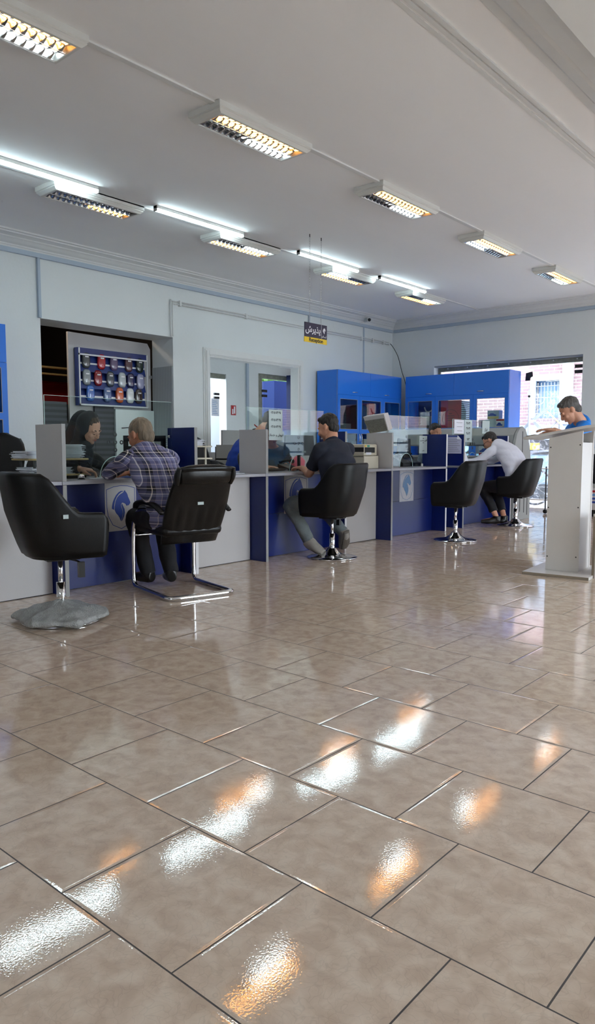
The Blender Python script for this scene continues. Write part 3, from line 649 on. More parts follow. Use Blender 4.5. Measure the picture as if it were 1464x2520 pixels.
papers(22, -5.08, 3.10, .813 + .154, .23, .20, 'tall pile of white forms on top of the wooden tray', seed=3, thick=.0048)
papers(9, -5.08, 2.82, .813 + .154, .17, .2, 'short pile of curled forms on the wooden tray left of the divider', seed=5)
papers(10, -5.08, 2.97, .813 + .037, .42, .2, 'wide pile of forms on the lower shelf of the wooden tray', seed=6, thick=.005)
cup = thing('paperweight', 'small shiny silver ball paperweight at the counter edge near the woman', 'paperweight', (-4.78, 3.06, .813))
MB().sph((-4.78, 3.06, .832), (.026, .026, .02), 16, 10).build('dome', chrome_m, cup, smooth=True); MB().cyl((-4.78, 3.06, .813), (-4.78, 3.06, .818), .028, 20).build('base', blackp_m, cup)
tag(bx('form_sheet', paper_m, (-4.95, -4.74, 3.14, 3.42, .813, .816)), 'white form lying on the counter under the woman\'s hand', 'form')
tag(bx('desk_pad', inkb_m, (-5.0, -4.66, 3.45, 3.80, .813, .8145)), 'blue writing pad on the counter by the plaid sleeve', 'desk pad')
# black letter trays
bt_ = thing('letter_tray', 'black two-tier plastic letter tray behind the plaid-shirted man', 'letter tray', (-5.05, 3.86, .813))
for z in (.90, 1.01, 1.10):
    MB().box(-5.18, -4.93, 3.73, 3.985, z, z + .005).box(-5.18, -5.175, 3.73, 3.985, z, z + .045).box(-4.935, -4.93, 3.73, 3.80, z, z + .05).box(-4.935, -4.93, 3.80, 3.985, z, z + .025).box(-5.18, -4.93, 3.73, 3.735, z, z + .05).box(-5.18, -4.93, 3.98, 3.985, z, z + .05).build('tier', blackp_m, bt_)
MB().box(-5.18, -5.15, 3.73, 3.76, .813, 1.12).box(-5.18, -5.15, 3.955, 3.985, .813, 1.12).box(-4.96, -4.93, 3.955, 3.985, .813, 1.12).box(-4.96, -4.93, 3.73, 3.76, .813, 1.12).build('posts', blackp_m, bt_)
papers(8, -5.05, 3.86, 1.016, .2, .2, 'forms lying in the upper black letter tray', seed=8, thick=.004)
tray((-5.05, 4.33, .813), 'beige tall paper rack beside the blue divider of the first booth', 3, .34, .28, .108, beige_m, beige_m, 'paper_rack')
papers(9, -5.05, 4.30, .813 + .253, .26, .22, 'dark edged pile of forms on the beige rack', seed=9)
mg = thing('blue_cup', 'small dark blue cup on the white desk', 'cup', (-5.0, 4.62, .813))
MB().lathe([(.032, 0), (.036, .002), (.036, .075), (.033, .078), (.031, .01), (.0, .01)], (-5.0, 4.62, .813), 20, cap=False).build('body', inkb_m, mg, smooth=True); MB().cyl((-5, 4.62, .814), (-5, 4.62, .816), .03).build('base', inkb_m, mg)
tag(bx('form_sheet', paper_m, (-4.95, -4.70, 4.45, 4.70, .813, .818)), 'loose white forms lying on the white desk left of the second booth', 'form')
# second booth monitor (back towards us), wire, tape, keyboard
def monitor(cx, cy, z, label, w=.46, h=.24, ang=0.0):
    t = thing('monitor', label, 'monitor', (cx, cy, z))
    MB().prism([(cy - w / 2, z + .15), (cy + w / 2, z + .15), (cy + w / 2 - .02, z + .15 + h), (cy - w / 2 + .02, z + .15 + h)], 'x', cx - .012, cx + .022).build('housing', dgrey_m, t, bevel=.006)
    bx('screen', blackp_m, (cx - .015, cx - .012, cy - w / 2 + .02, cy + w / 2 - .02, z + .17, z + .14 + h), t)
    MB().cyl((cx, cy, z + .01), (cx, cy, z + .2), .018).build('stem', blackp_m, t); MB().lathe([(.12, 0), (.12, .008), (.02, .02)], (cx, cy, z), 24).build('foot', blackp_m, t, smooth=False)
    bx('label_plate', grey_m, (cx + .022, cx + .0225, cy + .02, cy + .09, z + .18, z + .20), t)
    return t
monitor(-5.05, 5.86, .813, 'black monitor seen from behind on the second booth desk', .48, .215)
monitor(-5.12, 8.0, .813, 'small dark monitor behind the framed notice of the third booth', .3, .2)
kb = thing('keyboard', 'black keyboard lying behind the second glass screen', 'keyboard', (-5.0, 5.35, .813))
bx('body', blackp_m, (-5.09, -4.93, 5.15, 5.55, .813, .832), kb, bevel=.004); bx('keys', dgrey_m, (-5.08, -4.94, 5.17, 5.53, .8325, .838), kb)
tag(MB().sph((-4.80, 4.98, .835), (.025, .03, .02), 8, 6).sph((-4.79, 5.0, .825), (.02, .02, .012), 7, 5).build('crumpled_tissue', wedge_m), 'crumpled white tissue on the counter by the second white divider', 'tissue')
ph = thing('desk_telephone', 'black desk telephone behind the cutout of the second screen', 'telephone', (-5.0, 5.66, .813))
MB().prism([(-5.1, .813), (-4.92, .813), (-4.92, .83), (-5.1, .88)], 'y', 5.58, 5.75).build('base', blackp_m, ph, bevel=.005); MB().tube([(-5.06, 5.56, .90), (-5.02, 5.60, .915), (-5.02, 5.72, .915), (-5.06, 5.77, .90)], [.02, .014, .014, .02], n=10).build('handset', blackp_m, ph, smooth=True)
pk = thing('pink_pot', 'pink plastic jug on the desk behind the navy-shirted man\'s arm', 'jug', (-5.22, 6.02, .813))
pk['label'] = 'pink plastic jug seen under the monitor of the second booth'
MB().lathe([(.06, 0), (.085, .03), (.09, .09), (.06, .13), (.03, .145)], (-5.2, 6.0, .813), 24).build('body', pink_m, pk, smooth=True); MB().lathe([(.02, 0), (.02, .02), (.008, .03)], (-5.2, 6.0, .957), 14).build('lid', wedge_m, pk, smooth=True)
# printer on white desk
pr = thing('dot_printer', 'beige desktop printer beside the navy-shirted man', 'printer', (-4.95, 6.72, .813))
bx('lower_body', beige_m, (-5.22, -4.72, 6.58, 6.86, .813, .955), pr, bevel=.006); bx('upper_body', beige_m, (-5.20, -4.735, 6.60, 6.85, .957, 1.085), pr, bevel=.012)
bx('dark_slot', slot_m, (-4.735, -4.732, 6.61, 6.80, .99, 1.05), pr); bx('label', paper_m, (-4.732, -4.730, 6.63, 6.73, .97, .995), pr); bx('label', pmat('green_label', rgb(40, 150, 120), .5), (-4.735, -4.731, 6.66, 6.70, 1.055, 1.075), pr); bx('label', yellow_m, (-4.735, -4.731, 6.61, 6.635, 1.055, 1.075), pr)
for b in [(-5.2, -4.74, 6.597, 6.60, 1.0, 1.05), (-5.0, -4.85, 6.577, 6.58, .84, .90), (-5.21, -4.73, 6.578, 6.58, .945, .952)]: bx('dark_slot', slot_m, b, pr)
# plastic wrapped box on top of white divider
pb = thing('wrapped_monitor', 'tilted white box with crumpled plastic front on top of the third divider', 'box', (-4.75, 6.9, 1.215))
m_ = MB(); m_.M = Matrix.Translation((-4.735, 6.91, 1.217)) @ Matrix.Rotation(radians(-4), 4, 'Y') @ Matrix.Rotation(radians(14), 4, 'X')
m_.prism([(-.125, 0), (.135, .02), (.115, .21), (-.175, .205)], 'y', -.03, .06); m_.build('shell', white_m, pb, bevel=.006)
m_2 = MB(); m_2.M = m_.M; m_2.prism([(-.118, .012), (.125, .022), (.106, .165), (-.165, .158)], 'y', -.036, -.031); m_2.build('plastic_front', film_m, pb)
# third booth clutter
hp = thing('card_reader', 'black card terminal behind the cutout of the third screen', 'card terminal', (-4.97, 7.72, .813))
MB().prism([(-5.05, .813), (-4.9, .813), (-4.9, .86), (-5.05, .93)], 'y', 7.65, 7.83).build('body', blackp_m, hp, bevel=.006); bx('screen', dgrey_m, (-4.9, -4.898, 7.68, 7.80, .82, .85), hp)
t = thing('desk_telephone', 'dark telephone with coiled cord right of the third cutout', 'telephone', (-4.98, 7.98, .813))
MB().prism([(-5.08, .813), (-4.9, .813), (-4.9, .86), (-5.08, .92)], 'y', 7.88, 8.07).build('base', blackp_m, t, bevel=.006)
MB().tube([(-4.95 + .03 * cos(k * .9), 7.9 - k * .003, .93 + .006 * k) for k in range(14)], .005, n=6).build('cord', rubber_m, t, smooth=True)
tag(MB().lathe([(.012, 0), (.013, .03), (.008, .036)], (-4.80, 7.93, .813), 12).build('cosmetic_jar', wedge_m), 'tiny white jar standing on the third booth counter', 'jar')
# fourth booth: dark bowl
t = thing('tape_dispenser', 'dark rounded tape dispenser in front of the white-shirted man\'s hand', 'tape dispenser', (-4.95, 9.15, .813))
MB().lathe([(.08, 0), (.10, .03), (.09, .09), (.05, .12), (.0, .125)], (-4.97, 9.15, .813), 20, cap=False).build('body', blackp_m, t, smooth=True); MB().cyl((-4.97, 9.15, .814), (-4.97, 9.15, .818), .08, 18).build('base', blackp_m, t)

# grey desk (tambour) in the back
ad = thing('arched_reception_desk', 'grey reception desk with rounded top and slotted end panel', 'desk', (-5.6, 10.15, 0))
arch = [(9.86, .0), (10.43, .0), (10.43, .85), (10.40, 1.0), (10.33, 1.17), (10.22, 1.31), (10.12, 1.35), (10.03, 1.33), (9.93, 1.24), (9.88, 1.1), (9.86, .95)]
MB().prism(arch, 'x', -4.50, -4.46).build('end_panel', grey_m, ad, bevel=.004)
sh_ = [(10.12, 1.34), (10.03, 1.32), (9.93, 1.23), (9.89, 1.09)]
MB().rings([[(-4.51, y, z) for y, z in sh_ + [(y + .02, z - .02) for y, z in sh_[::-1]]], [(-7.0, y + 0, z) for y, z in sh_ + [(y + .02, z - .02) for y, z in sh_[::-1]]]]).build('curved_hood', grey_m, ad)
bx('front_panel', grey_m, (-7.0, -4.51, 10.1, 10.12, 0, .9), ad); bx('worktop', white_m, (-7.0, -4.51, 10.0, 10.4, .9, .925), ad)
for y, z0, z1 in [(9.94, .12, .46), (10.08, .12, .5), (10.33, .06, .62), (10.22, .10, .50), (10.12, .62, 1.28), (10.35, .70, .80)]: bx('slot', slot_m, (-4.4605, -4.458, y - .009, y + .009, z0, z1), ad)

# signs in far background, white drawers and grey shelf unit beyond the counter
dr = thing('drawer_unit', 'low white drawer cabinet against the left wall under the opening', 'drawers', (-7.7, 8.4, 0))
bx('body', white_m, (-7.98, -7.5, 7.2, 9.6, 0, .98), dr, bevel=.004)
for z in (.1, .4, .7): 
    d_ = bx('drawer', white_m, (-7.499, -7.48, 7.22, 8.38, z, z + .26), dr, bevel=.003); bx('handle', steel_m, (-7.48, -7.465, 7.7, 7.9, z + .12, z + .135), d_)
    d_ = bx('drawer', white_m, (-7.499, -7.48, 8.4, 9.58, z, z + .26), dr, bevel=.003); bx('handle', steel_m, (-7.48, -7.465, 8.9, 9.1, z + .12, z + .135), d_)
hs = thing('grey_hutch', 'grey open shelf unit with cups in front of the framed opening', 'shelf unit', (-7.2, 7.4, 0))
bx('top_panel', grey_m, (-7.3, -7.27, 6.85, 8.1, 1.08, 1.285), hs); bx('shelf', grey_m, (-7.4, -7.05, 6.85, 8.1, 1.06, 1.085), hs); bx('shelf', dgrey_m, (-7.4, -7.05, 6.85, 8.1, .88, .90), hs); bx('back_panel', dgrey_m, (-7.42, -7.40, 6.85, 8.1, 0, 1.06), hs)
for y in (6.85, 7.5, 8.08): bx('upright', grey_m, (-7.4, -7.05, y, y + .02, 0, 1.06), hs)
tag(bx('taped_note', paper_m, (-7.265, -7.262, 7.45, 7.65, 1.12, 1.27)), 'white note stuck on the grey shelf unit\'s front panel', 'note')
t = thing('tea_glass', 'glass of brown tea on the grey shelf unit', 'tea glass', (-7.15, 7.62, .90))
MB().lathe([(.025, 0), (.035, .02), (.03, .05), (.04, .09)], (-7.15, 7.62, .901), 16).build('glass', pmat('tea', rgb(150, 80, 40), .1), t, smooth=True); MB().lathe([(.05, 0), (.055, .006)], (-7.15, 7.62, .9005), 16).build('saucer', wedge_m, t)
t = thing('tissue_box', 'light blue box on top of the grey shelf unit', 'box', (-7.25, 7.75, 1.285)); MB().box(-7.33, -7.17, 7.62, 7.92, 1.286, 1.35).build('box', bottle_m, t, bevel=.015); bx('label', paper_m, (-7.169, -7.167, 7.68, 7.8, 1.3, 1.33), t)
t = thing('stapler', 'small black and red stapler on the grey shelf unit', 'stapler', (-7.25, 7.5, 1.285)); MB().tube([(-7.25, 7.42, 1.30), (-7.25, 7.5, 1.31), (-7.25, 7.56, 1.30)], .012, n=8).build('base', blackp_m, t); MB().tube([(-7.25, 7.45, 1.37), (-7.25, 7.5, 1.34), (-7.25, 7.56, 1.315)], .009, n=8).build('arm', red_m, t)
for k, (y, c) in enumerate([(7.30, paper_m), (7.36, lilac_m), (7.42, paper_m), (7.72, paper_m), (7.78, paper2_m)]):
    tag(bx('folder', c, (-7.38, -7.12, y, y + .035, .901, 1.05)), ['thick white', 'lilac', 'narrow white', 'upright white', 'grey-green'][k] + ' folder standing on the grey shelf unit' + ['', '', ' next to the lilac one', ' right of the tea glass', ''][k], 'folder', 'folders on the grey shelf unit')
# ================================================================= CABINETS
def cupboard(name, label, loc, rz, W, H, D, split, flaps, doors, pane_z, open_from=None, low_pane=True, flap_h=True):
    """built local: x along width (0..W), front at y=0 facing -Y, back at y=D"""
    t = thing(name, label, 'cupboard', (0, 0, 0))
    B = lambda n, m, b, par=t, bevel=.0: bx(n, m, b, par, bevel=bevel)
    B('side_panel', bluec_m, (0, .018, 0.02, D, 0, H)); B('side_panel', bluec_m, (W - .018, W, 0.02, D, 0, H)); B('top_panel', bluec_m, (0.018, W - .018, 0.02, D, H - .018, H))
    B('bottom_panel', bluec_m, (.018, W - .018, .02, D, .06, .078))
    B('edge_band', edge_m, (-.001, .018, .018, .02, 0, H)); B('edge_band', edge_m, (W - .018, W + .001, .018, .02, 0, H))
    ox = open_from if open_from is not None else W
    B('back_panel', dblue_m, (.018, ox, D - .01, D - .002, .08, H - .02))
    B('divider_shelf', bluec_m, (.018, W - .018, .03, D - .012, split - .01, split + .008))
    for z in ([1.33, .88, .45] if low_pane else [.88, .45]): B('shelf', bluec_m, (.018, W - .018, .04, D - .012, z - .009, z + .009))
    for a, b in flaps:
        f = B('flap_door', bluec_m, (a + .002, b - .002, 0, .018, split + .002, H - .001), bevel=.0015)
        c = (a + b) / 2 if len(flaps) > 1 else (a + b) / 2
        MB().tube([(c - .06, -.001, split + .05), (c - .04, -.025, split + .05), (c + .04, -.025, split + .05), (c + .06, -.001, split + .05)], (.007, .010), n=8, side=(0, 0, 1)).build('handle', chrome_m, f, smooth=True)
    for k, (a, b) in enumerate(doors):
        p0, p1 = pane_z; w_ = .065
        fr_ = MB().box(a + .002, a + w_, 0, .018, .09, split - .002).box(b - w_, b - .002, 0, .018, .09, split - .002)
        lev = [split - .002, p1, p0, p0 - .07, .75] if low_pane else [split - .002, p1, p0]
        fr_.box(a + w_, b - w_, 0, .018, p1, split - .002).box(a + w_, b - w_, 0, .018, p0 - .07, p0).box(a + w_, b - w_, 0, .018, .09, .78)
        d = fr_.build('door', bluec_m, t)
        for z0, z1 in ((p0, p1), (.78, p0 - .07)):
            pn = B('pane', glass_m, (a + w_, b - w_, .007, .010, z0, z1), d)
            e = .006; fm = MB()
            for q in [(a + w_, a + w_ + e, z0, z1), (b - w_ - e, b - w_, z0, z1), (a + w_ + e, b - w_ - e, z0, z0 + e), (a + w_ + e, b - w_ - e, z1 - e, z1)]: fm.box(q[0], q[1], -.0015, .003, q[2], q[3])
            fm.build('pane_bead', edge_m, d)
        hx = b - .03 if k % 2 == 0 else a + .03
        MB().tube([(hx, -.001, 1.14), (hx, -.03, 1.16), (hx, -.03, 1.26), (hx, -.001, 1.28)], .007, n=8).build('handle', chrome_m, d, smooth=True)
    t.location = loc; t.rotation_euler = (0, 0, rz); return t
cl = cupboard('blue_cupboard', 'tall blue glazed cupboard on the left wall near the corner with etched horse outline', (-7.55, 9.76, 0), pi / 2, 1.94, 2.35, .45, 1.94, [(0, .94), (.94, 1.94)], [(0, .62), (.62, 1.33), (1.33, 1.94)], (1.36, 1.87))
cb = cupboard('blue_cupboard', 'wide blue glazed cupboard in front of the back window with red bag inside', (-7.40, 11.6, 0), 0, 2.025, 2.345, .45, 1.96, [(0, 1.0), (1.0, 2.025)], [(0, .63), (.63, 1.38), (1.38, 2.025)], (1.39, 1.885), open_from=.64)
MB().box(2.0255, 2.0275, .02, .449, 0, 2.345).build('side_panel', bluec_m, cb)
cn = cupboard('blue_cupboard', 'tall blue glazed cupboard at the left edge of the picture', (-7.55, 2.6, 0), pi / 2, 1.36, 2.36, .45, 1.955, [(0, .68), (.68, 1.36)], [(0, .68), (.68, 1.36)], (1.42, 1.90))
# faint scratched outlines
h2 = MB()
def outline(mb, pts, x, r=.0018):
    mb.tube([(x, a, b) for a, b in pts], r, n=4)
outline(h2, [(10.18, 2.27), (10.10, 2.2), (10.13, 2.1), (10.22, 2.02), (10.2, 1.97)], -7.549); outline(h2, [(10.24, 2.28), (10.35, 2.22), (10.3, 2.1), (10.26, 2.0)], -7.549)
h2.build('scratched_outline', lblue_m, cl).parent = None
o_ = [o for o in bpy.data.objects if o.name.startswith('scratched_outline')][0]; o_.location = (0, 0, 0)
bpy.data.objects.remove(o_)
# things inside cupboards
def cont(name, mat, b, label, cat, bevel=.003, **k): return tag(bx(name, mat, b, bevel=bevel), label, cat)
rb = thing('red_gift_bag', 'large red card bag with dark printed ring in the middle door of the back cupboard', 'bag', (-6.49, 11.8, 1.34))
bx('front_face', redbag_m, (-6.70, -6.29, 11.68, 11.69, 1.341, 1.88), rb); bx('bag_side', zebra_m, (-6.289, -6.275, 11.68, 11.95, 1.341, 1.87), rb)
MB().prism([(-6.29, 1.341), (-6.21, 1.341), (-6.21, 1.7), (-6.29, 1.87)], 'y', 11.70, 11.71).build('gusset', zebra_m, rb)
MB().tube([(-6.50 + .16 * cos(a), 11.677, 1.56 + .16 * sin(a)) for a in [2 * pi * k / 32 for k in range(32)]], .004, n=4, closed=True, smooth=False).build('printed_ring', pmat('dark_red', rgb(110, 22, 28), .5), rb)
for a, b, z in [(-6.58, -6.42, 1.60), (-6.57, -6.43, 1.56), (-6.56, -6.44, 1.52), (-6.53, -6.47, 1.64)]: bx('printed_line', MATS['dark_red'], (a, b, 11.677, 11.679, z, z + .018), rb)
cont('black_case', blackp_m, (-6.24, -6.09, 11.7, 11.9, 1.341, 1.50), 'small black case on the shelf right of the red bag', 'case')
def pbox(b, label, face, band=None, car=None, name='car_care_box'):
    t = thing(name, label, 'box', ((b[0] + b[1]) / 2, (b[2] + b[3]) / 2, b[4])); bx('carton', face, b, t, bevel=.002)
    w = b[1] - b[0]; h = b[5] - b[4]
    if band: bx('printed_band', band, (b[0] + .005, b[1] - .005, b[2] - .002, b[2] - .0005, b[4] + h * .05, b[4] + h * .32), t)
    if car:
        cx, cz = b[0] + w * .42, b[4] + h * .5
        MB().prism([(cx - w * .35, cz - h * .12), (cx + w * .35, cz - h * .12), (cx + w * .36, cz), (cx + w * .2, cz + h * .05), (cx + w * .1, cz + h * .18), (cx - w * .15, cz + h * .18), (cx - w * .25, cz + h * .04), (cx - w * .36, cz)], 'y', b[2] - .003, b[2] - .0012).build('printed_car', car, t)
    return t
pbox((-5.79, -5.58, 11.68, 11.82, 1.53, 1.68), 'box with printed dark blue car standing highest in the right door of the back cupboard', pmat('box_sky', rgb(150, 170, 190), .5), pmat('box_sand', rgb(200, 185, 120), .5), inkb_m)
pbox((-5.86, -5.62, 11.70, 11.85, 1.341, 1.525), 'pale carton under the box with the blue car', paper2_m)
pbox((-5.945, -5.87, 11.66, 11.8, 1.341, 1.52), 'small dark box with red stripe left of the pale carton', dblue_m, red_m)
pbox((-5.61, -5.46, 11.64, 11.8, 1.341, 1.53), 'red and white box with dark picture at the right of the cupboard shelf', pmat('box_white', rgb(230, 225, 225), .5), red_m, inkb_m)
bx('printed_band', red_m, (-5.605, -5.465, 11.638, 11.6395, 1.50, 1.525), bpy.data.objects['car_care_box.003'])
pbox((-5.93, -5.66, 11.66, 11.84, .89, 1.10), 'white box with red band on the lower shelf of the right cupboard door', MATS['box_white'], red_m, inkb_m)
pbox((-5.64, -5.46, 11.66, 11.84, .89, 1.05), 'brown carton on the lower shelf of the back cupboard', mdf_m)
cont('machine_part', dgrey_m, (-7.2, -6.95, 11.75, 11.9, 1.341, 1.62), 'dark machine part in the shadowed left door of the back cupboard', 'car part')
tag(MB().tube([(-7.05, 11.7, 1.78), (-7.0, 11.7, 1.70), (-6.9, 11.7, 1.72), (-6.88, 11.7, 1.80)], .012, n=8).build('bent_pipe', grey_m, smooth=True), 'bent grey pipe in the left door of the back cupboard', 'car part')
cont('framed_paper', paper2_m, (-7.9, -7.89, 9.87, 10.15, 1.60, 1.75), 'white sheet stuck inside the first door of the left cupboard', 'paper')
cont('dark_box', dgrey_m, (-7.85, -7.6, 9.85, 10.2, 1.341, 1.46), 'dark box on the upper shelf of the left cupboard', 'box')
cont('folded_coat', pmat('dark_coat', rgb(38, 44, 58), .8), (-7.85, -7.65, 10.46, 10.78, 1.341, 1.80), 'dark folded coat behind the second glass door of the left cupboard', 'coat', bevel=.05)
cont('red_folder', redbag_m, (-7.85, -7.65, 10.80, 10.98, 1.341, 1.84), 'dark red folder behind the second glass door of the left cupboard', 'folder')
for k, (y, c, l) in enumerate([(9.86, beige_m, 'tall beige binder'), (9.96, paper_m, 'white binder'), (10.06, lblue_m, 'light blue binder'), (10.16, mdf_m, 'brown binder'), (10.5, paper_m, 'white binder right of the middle handle'), (10.62, beige_m, 'cream binder'), (10.76, mdf_m, 'brown box binder')]):
    cont('binder', c, (-7.82, -7.62, y, y + .075, .891, 1.12 + .04 * (k % 3)), l + (' on the lower shelf of the left cupboard, ' + ['first', 'second', 'third', 'fourth', '', 'near its centre', 'rightmost'][k] if k != 4 else ' on the lower cupboard shelf'), 'binder')
cont('pale_file_box', lilac_m, (-7.85, -7.65, 3.70, 3.86, 1.341, 1.44), 'pale lilac file box in the cupboard at the left edge', 'box')

# ================================================================= LAMPS
def rect(hx, hy, z, cx=0, cy=.5): return [(cx - hx, cy - hy, z), (cx + hx, cy - hy, z), (cx + hx, cy + hy, z), (cx - hx, cy + hy, z)]
def luminaire(label, x, y, tubes):
    """x,y = near corner on ceiling; local x 0..., built centred in x, y 0..1; tubes = right near/far, left near/far"""
    t = thing('louvre_luminaire', label, 'ceiling light', (0, 0, 0), 'louvre luminaires on the ceiling')
    MB().rings([rect(.165, .50, 0), rect(.165, .50, -.038), rect(.155, .49, -.045), rect(.158, .492, -.052), rect(.148, .482, -.062), rect(.138, .465, -.075), rect(.122, .445, -.077), rect(.120, .443, -.072), rect(.120, .443, -.004), rect(.0, .0, -.004)][:-1]).build('housing', lampw_m, t)
    rf = MB()
    for cx in (-.06, .06):
        rf.rings([[(cx - .055, .062, -.072), (cx - .04, .062, -.03), (cx + .04, .062, -.03), (cx + .055, .062, -.072), (cx + .057, .062, -.072), (cx + .042, .062, -.028), (cx - .042, .062, -.028), (cx - .057, .062, -.072)], [(cx - .055, .938, -.072), (cx - .04, .938, -.03), (cx + .04, .938, -.03), (cx + .055, .938, -.072), (cx + .057, .938, -.072), (cx + .042, .938, -.028), (cx - .042, .938, -.028), (cx - .057, .938, -.072)]], cap=False)
    rf.build('reflector', alu_m, t)
    lv = MB()
    for cx in (-.06, .06):
        for k in range(15):
            y0 = .085 + k * .0585
            lv.rings([[(cx - .052, y0 - .011, -.073), (cx - .052, y0 + .011, -.073), (cx - .048, y0, -.046)], [(cx, y0 - .004, -.060), (cx, y0 + .004, -.060), (cx, y0, -.047)], [(cx + .052, y0 - .011, -.073), (cx + .052, y0 + .011, -.073), (cx + .048, y0, -.046)]])
    lv.box(-.004, .004, .06, .94, -.074, -.045); lv.build('louvre', alu_m, t)
    MM = {'w': warm_m, 'c': cool_m, '-': off_m}
    for k, ch in enumerate(tubes):
        cx = .06 if k < 2 else -.06; y0, y1 = (.08, .49) if k % 2 == 0 else (.51, .92)
        MB().cyl((cx, y0, -.040), (cx, y1, -.040), .0085, 8).build('tube', MM[ch], t)
    t.location = (x - .165, y, CZ - .0005 - .0); return t
nm = ['first', 'second', 'third', 'fourth', 'farthest']
LUM = [('luminaire of the right row, cut by the top left corner', -3.86, 1.60, 'wwcc'), ('luminaire second from the camera in the right row, half its left tube dark', -3.85, 3.63, 'ww-c'), ('luminaire third in the right row, round hole in its end cap', -3.86, 5.64, 'ww-c'), ('luminaire fourth in the right row, dark at its far left', -3.88, 7.65, 'wwc-'), ('luminaire farthest in the right row near the back wall', -3.87, 9.68, 'ww-c'),
       ('luminaire of the left row above the woman, only one far tube orange', -6.09, 3.70, '---w'), ('luminaire of the left row beside the second light strip', -6.09, 5.73, '-cww'), ('luminaire of the left row behind the sign chains', -6.11, 7.77, 'c-ww'), ('luminaire of the left row nearest the corner camera', -6.10, 9.74, '-cww')]
for l, x, y, tb in LUM: luminaire(l, x, y, tb)
for k, (y0, l) in enumerate([(2.85, 'LED strip light at the left edge of the picture'), (4.74, 'LED strip light between the two left luminaires above the first booth'), (6.92, 'LED strip light passing behind the sign chains'), (8.66, 'LED strip light farthest away, nearest the corner')]):
    t = thing('strip_light', l, 'ceiling light', (-5.975, y0 + .62, CZ - .06), 'LED strip lights on the ceiling')
    MB().box(-6.0, -5.95, y0, y0 + 1.23, CZ - .03, CZ - .001).build('housing', lampw_m, t, bevel=.002)
    MB().prism([(-6.0, CZ - .031), (-5.995, CZ - .048), (-5.985, CZ - .055), (-5.965, CZ - .055), (-5.955, CZ - .048), (-5.95, CZ - .031)], 'y', y0 + .012, y0 + 1.218).build('diffuser', led_m, t)
    for a in (y0, y0 + 1.22): MB().box(-6.001, -5.949, a, a + .01, CZ - .057, CZ - .001).build('end_cap', lampend_m, t, bevel=.003)

# hanging sign
sg = thing('hanging_sign', 'navy and yellow reception sign hanging on two chains', 'sign', (-5.44, 6.61, 2.25))
bx('board', navy_m, (-5.445, -5.435, 6.41, 6.81, 2.306, 2.468), sg); bx('yellow_band', yellow_m, (-5.445, -5.435, 6.405, 6.81, 2.248, 2.3055), sg)
bx('white_line', signw_m, (-5.4352, -5.434, 6.706, 6.710, 2.308, 2.466), sg)
text('persian_lettering', '\uFEB5\uFEAE\uFBFE\uFEAC\uFB58', .100, (-5.434, 6.556, 2.394), (0, 1, 0), signw_m, sg, bold=.0022)
text('reception_lettering', 'Reception', .062, (-5.434, 6.61, 2.277), (0, 1, 0), ink_m, sg, bold=.0015)
text('company_lettering', '\uFEEE\uFB90\uFE8E\uFEB4\uFBFE\uFE8D', .032, (-5.434, 6.757, 2.335), (0, 1, 0), signw_m, sg)
hm = MB(); horse(hm, 6.757, 2.405, .052, -5.4345); hm.build('horse_emblem', signw_m, sg)
for y in (6.50, 6.705):
    z = 2.47; k = 0; cm = MB()
    while z < CZ - .03:
        L_ = .034; r_ = .0085
        ring = [((0 if k % 2 else r_ * cos(a)), (r_ * cos(a) if k % 2 else 0), L_ / 2 + (L_ / 2) * sin(a)) for a in [2 * pi * q / 10 for q in range(10)]]
        cm.tube([(-5.44 + a, y + b, z + c) for a, b, c in ring], .0017, n=4, closed=True, smooth=False); z += L_ - .006; k += 1
    cm.build('chain', steel_m, sg); MB().cyl((-5.44, y, CZ - .035), (-5.44, y, CZ - .001), .005, 8).build('hook', blackp_m, sg)

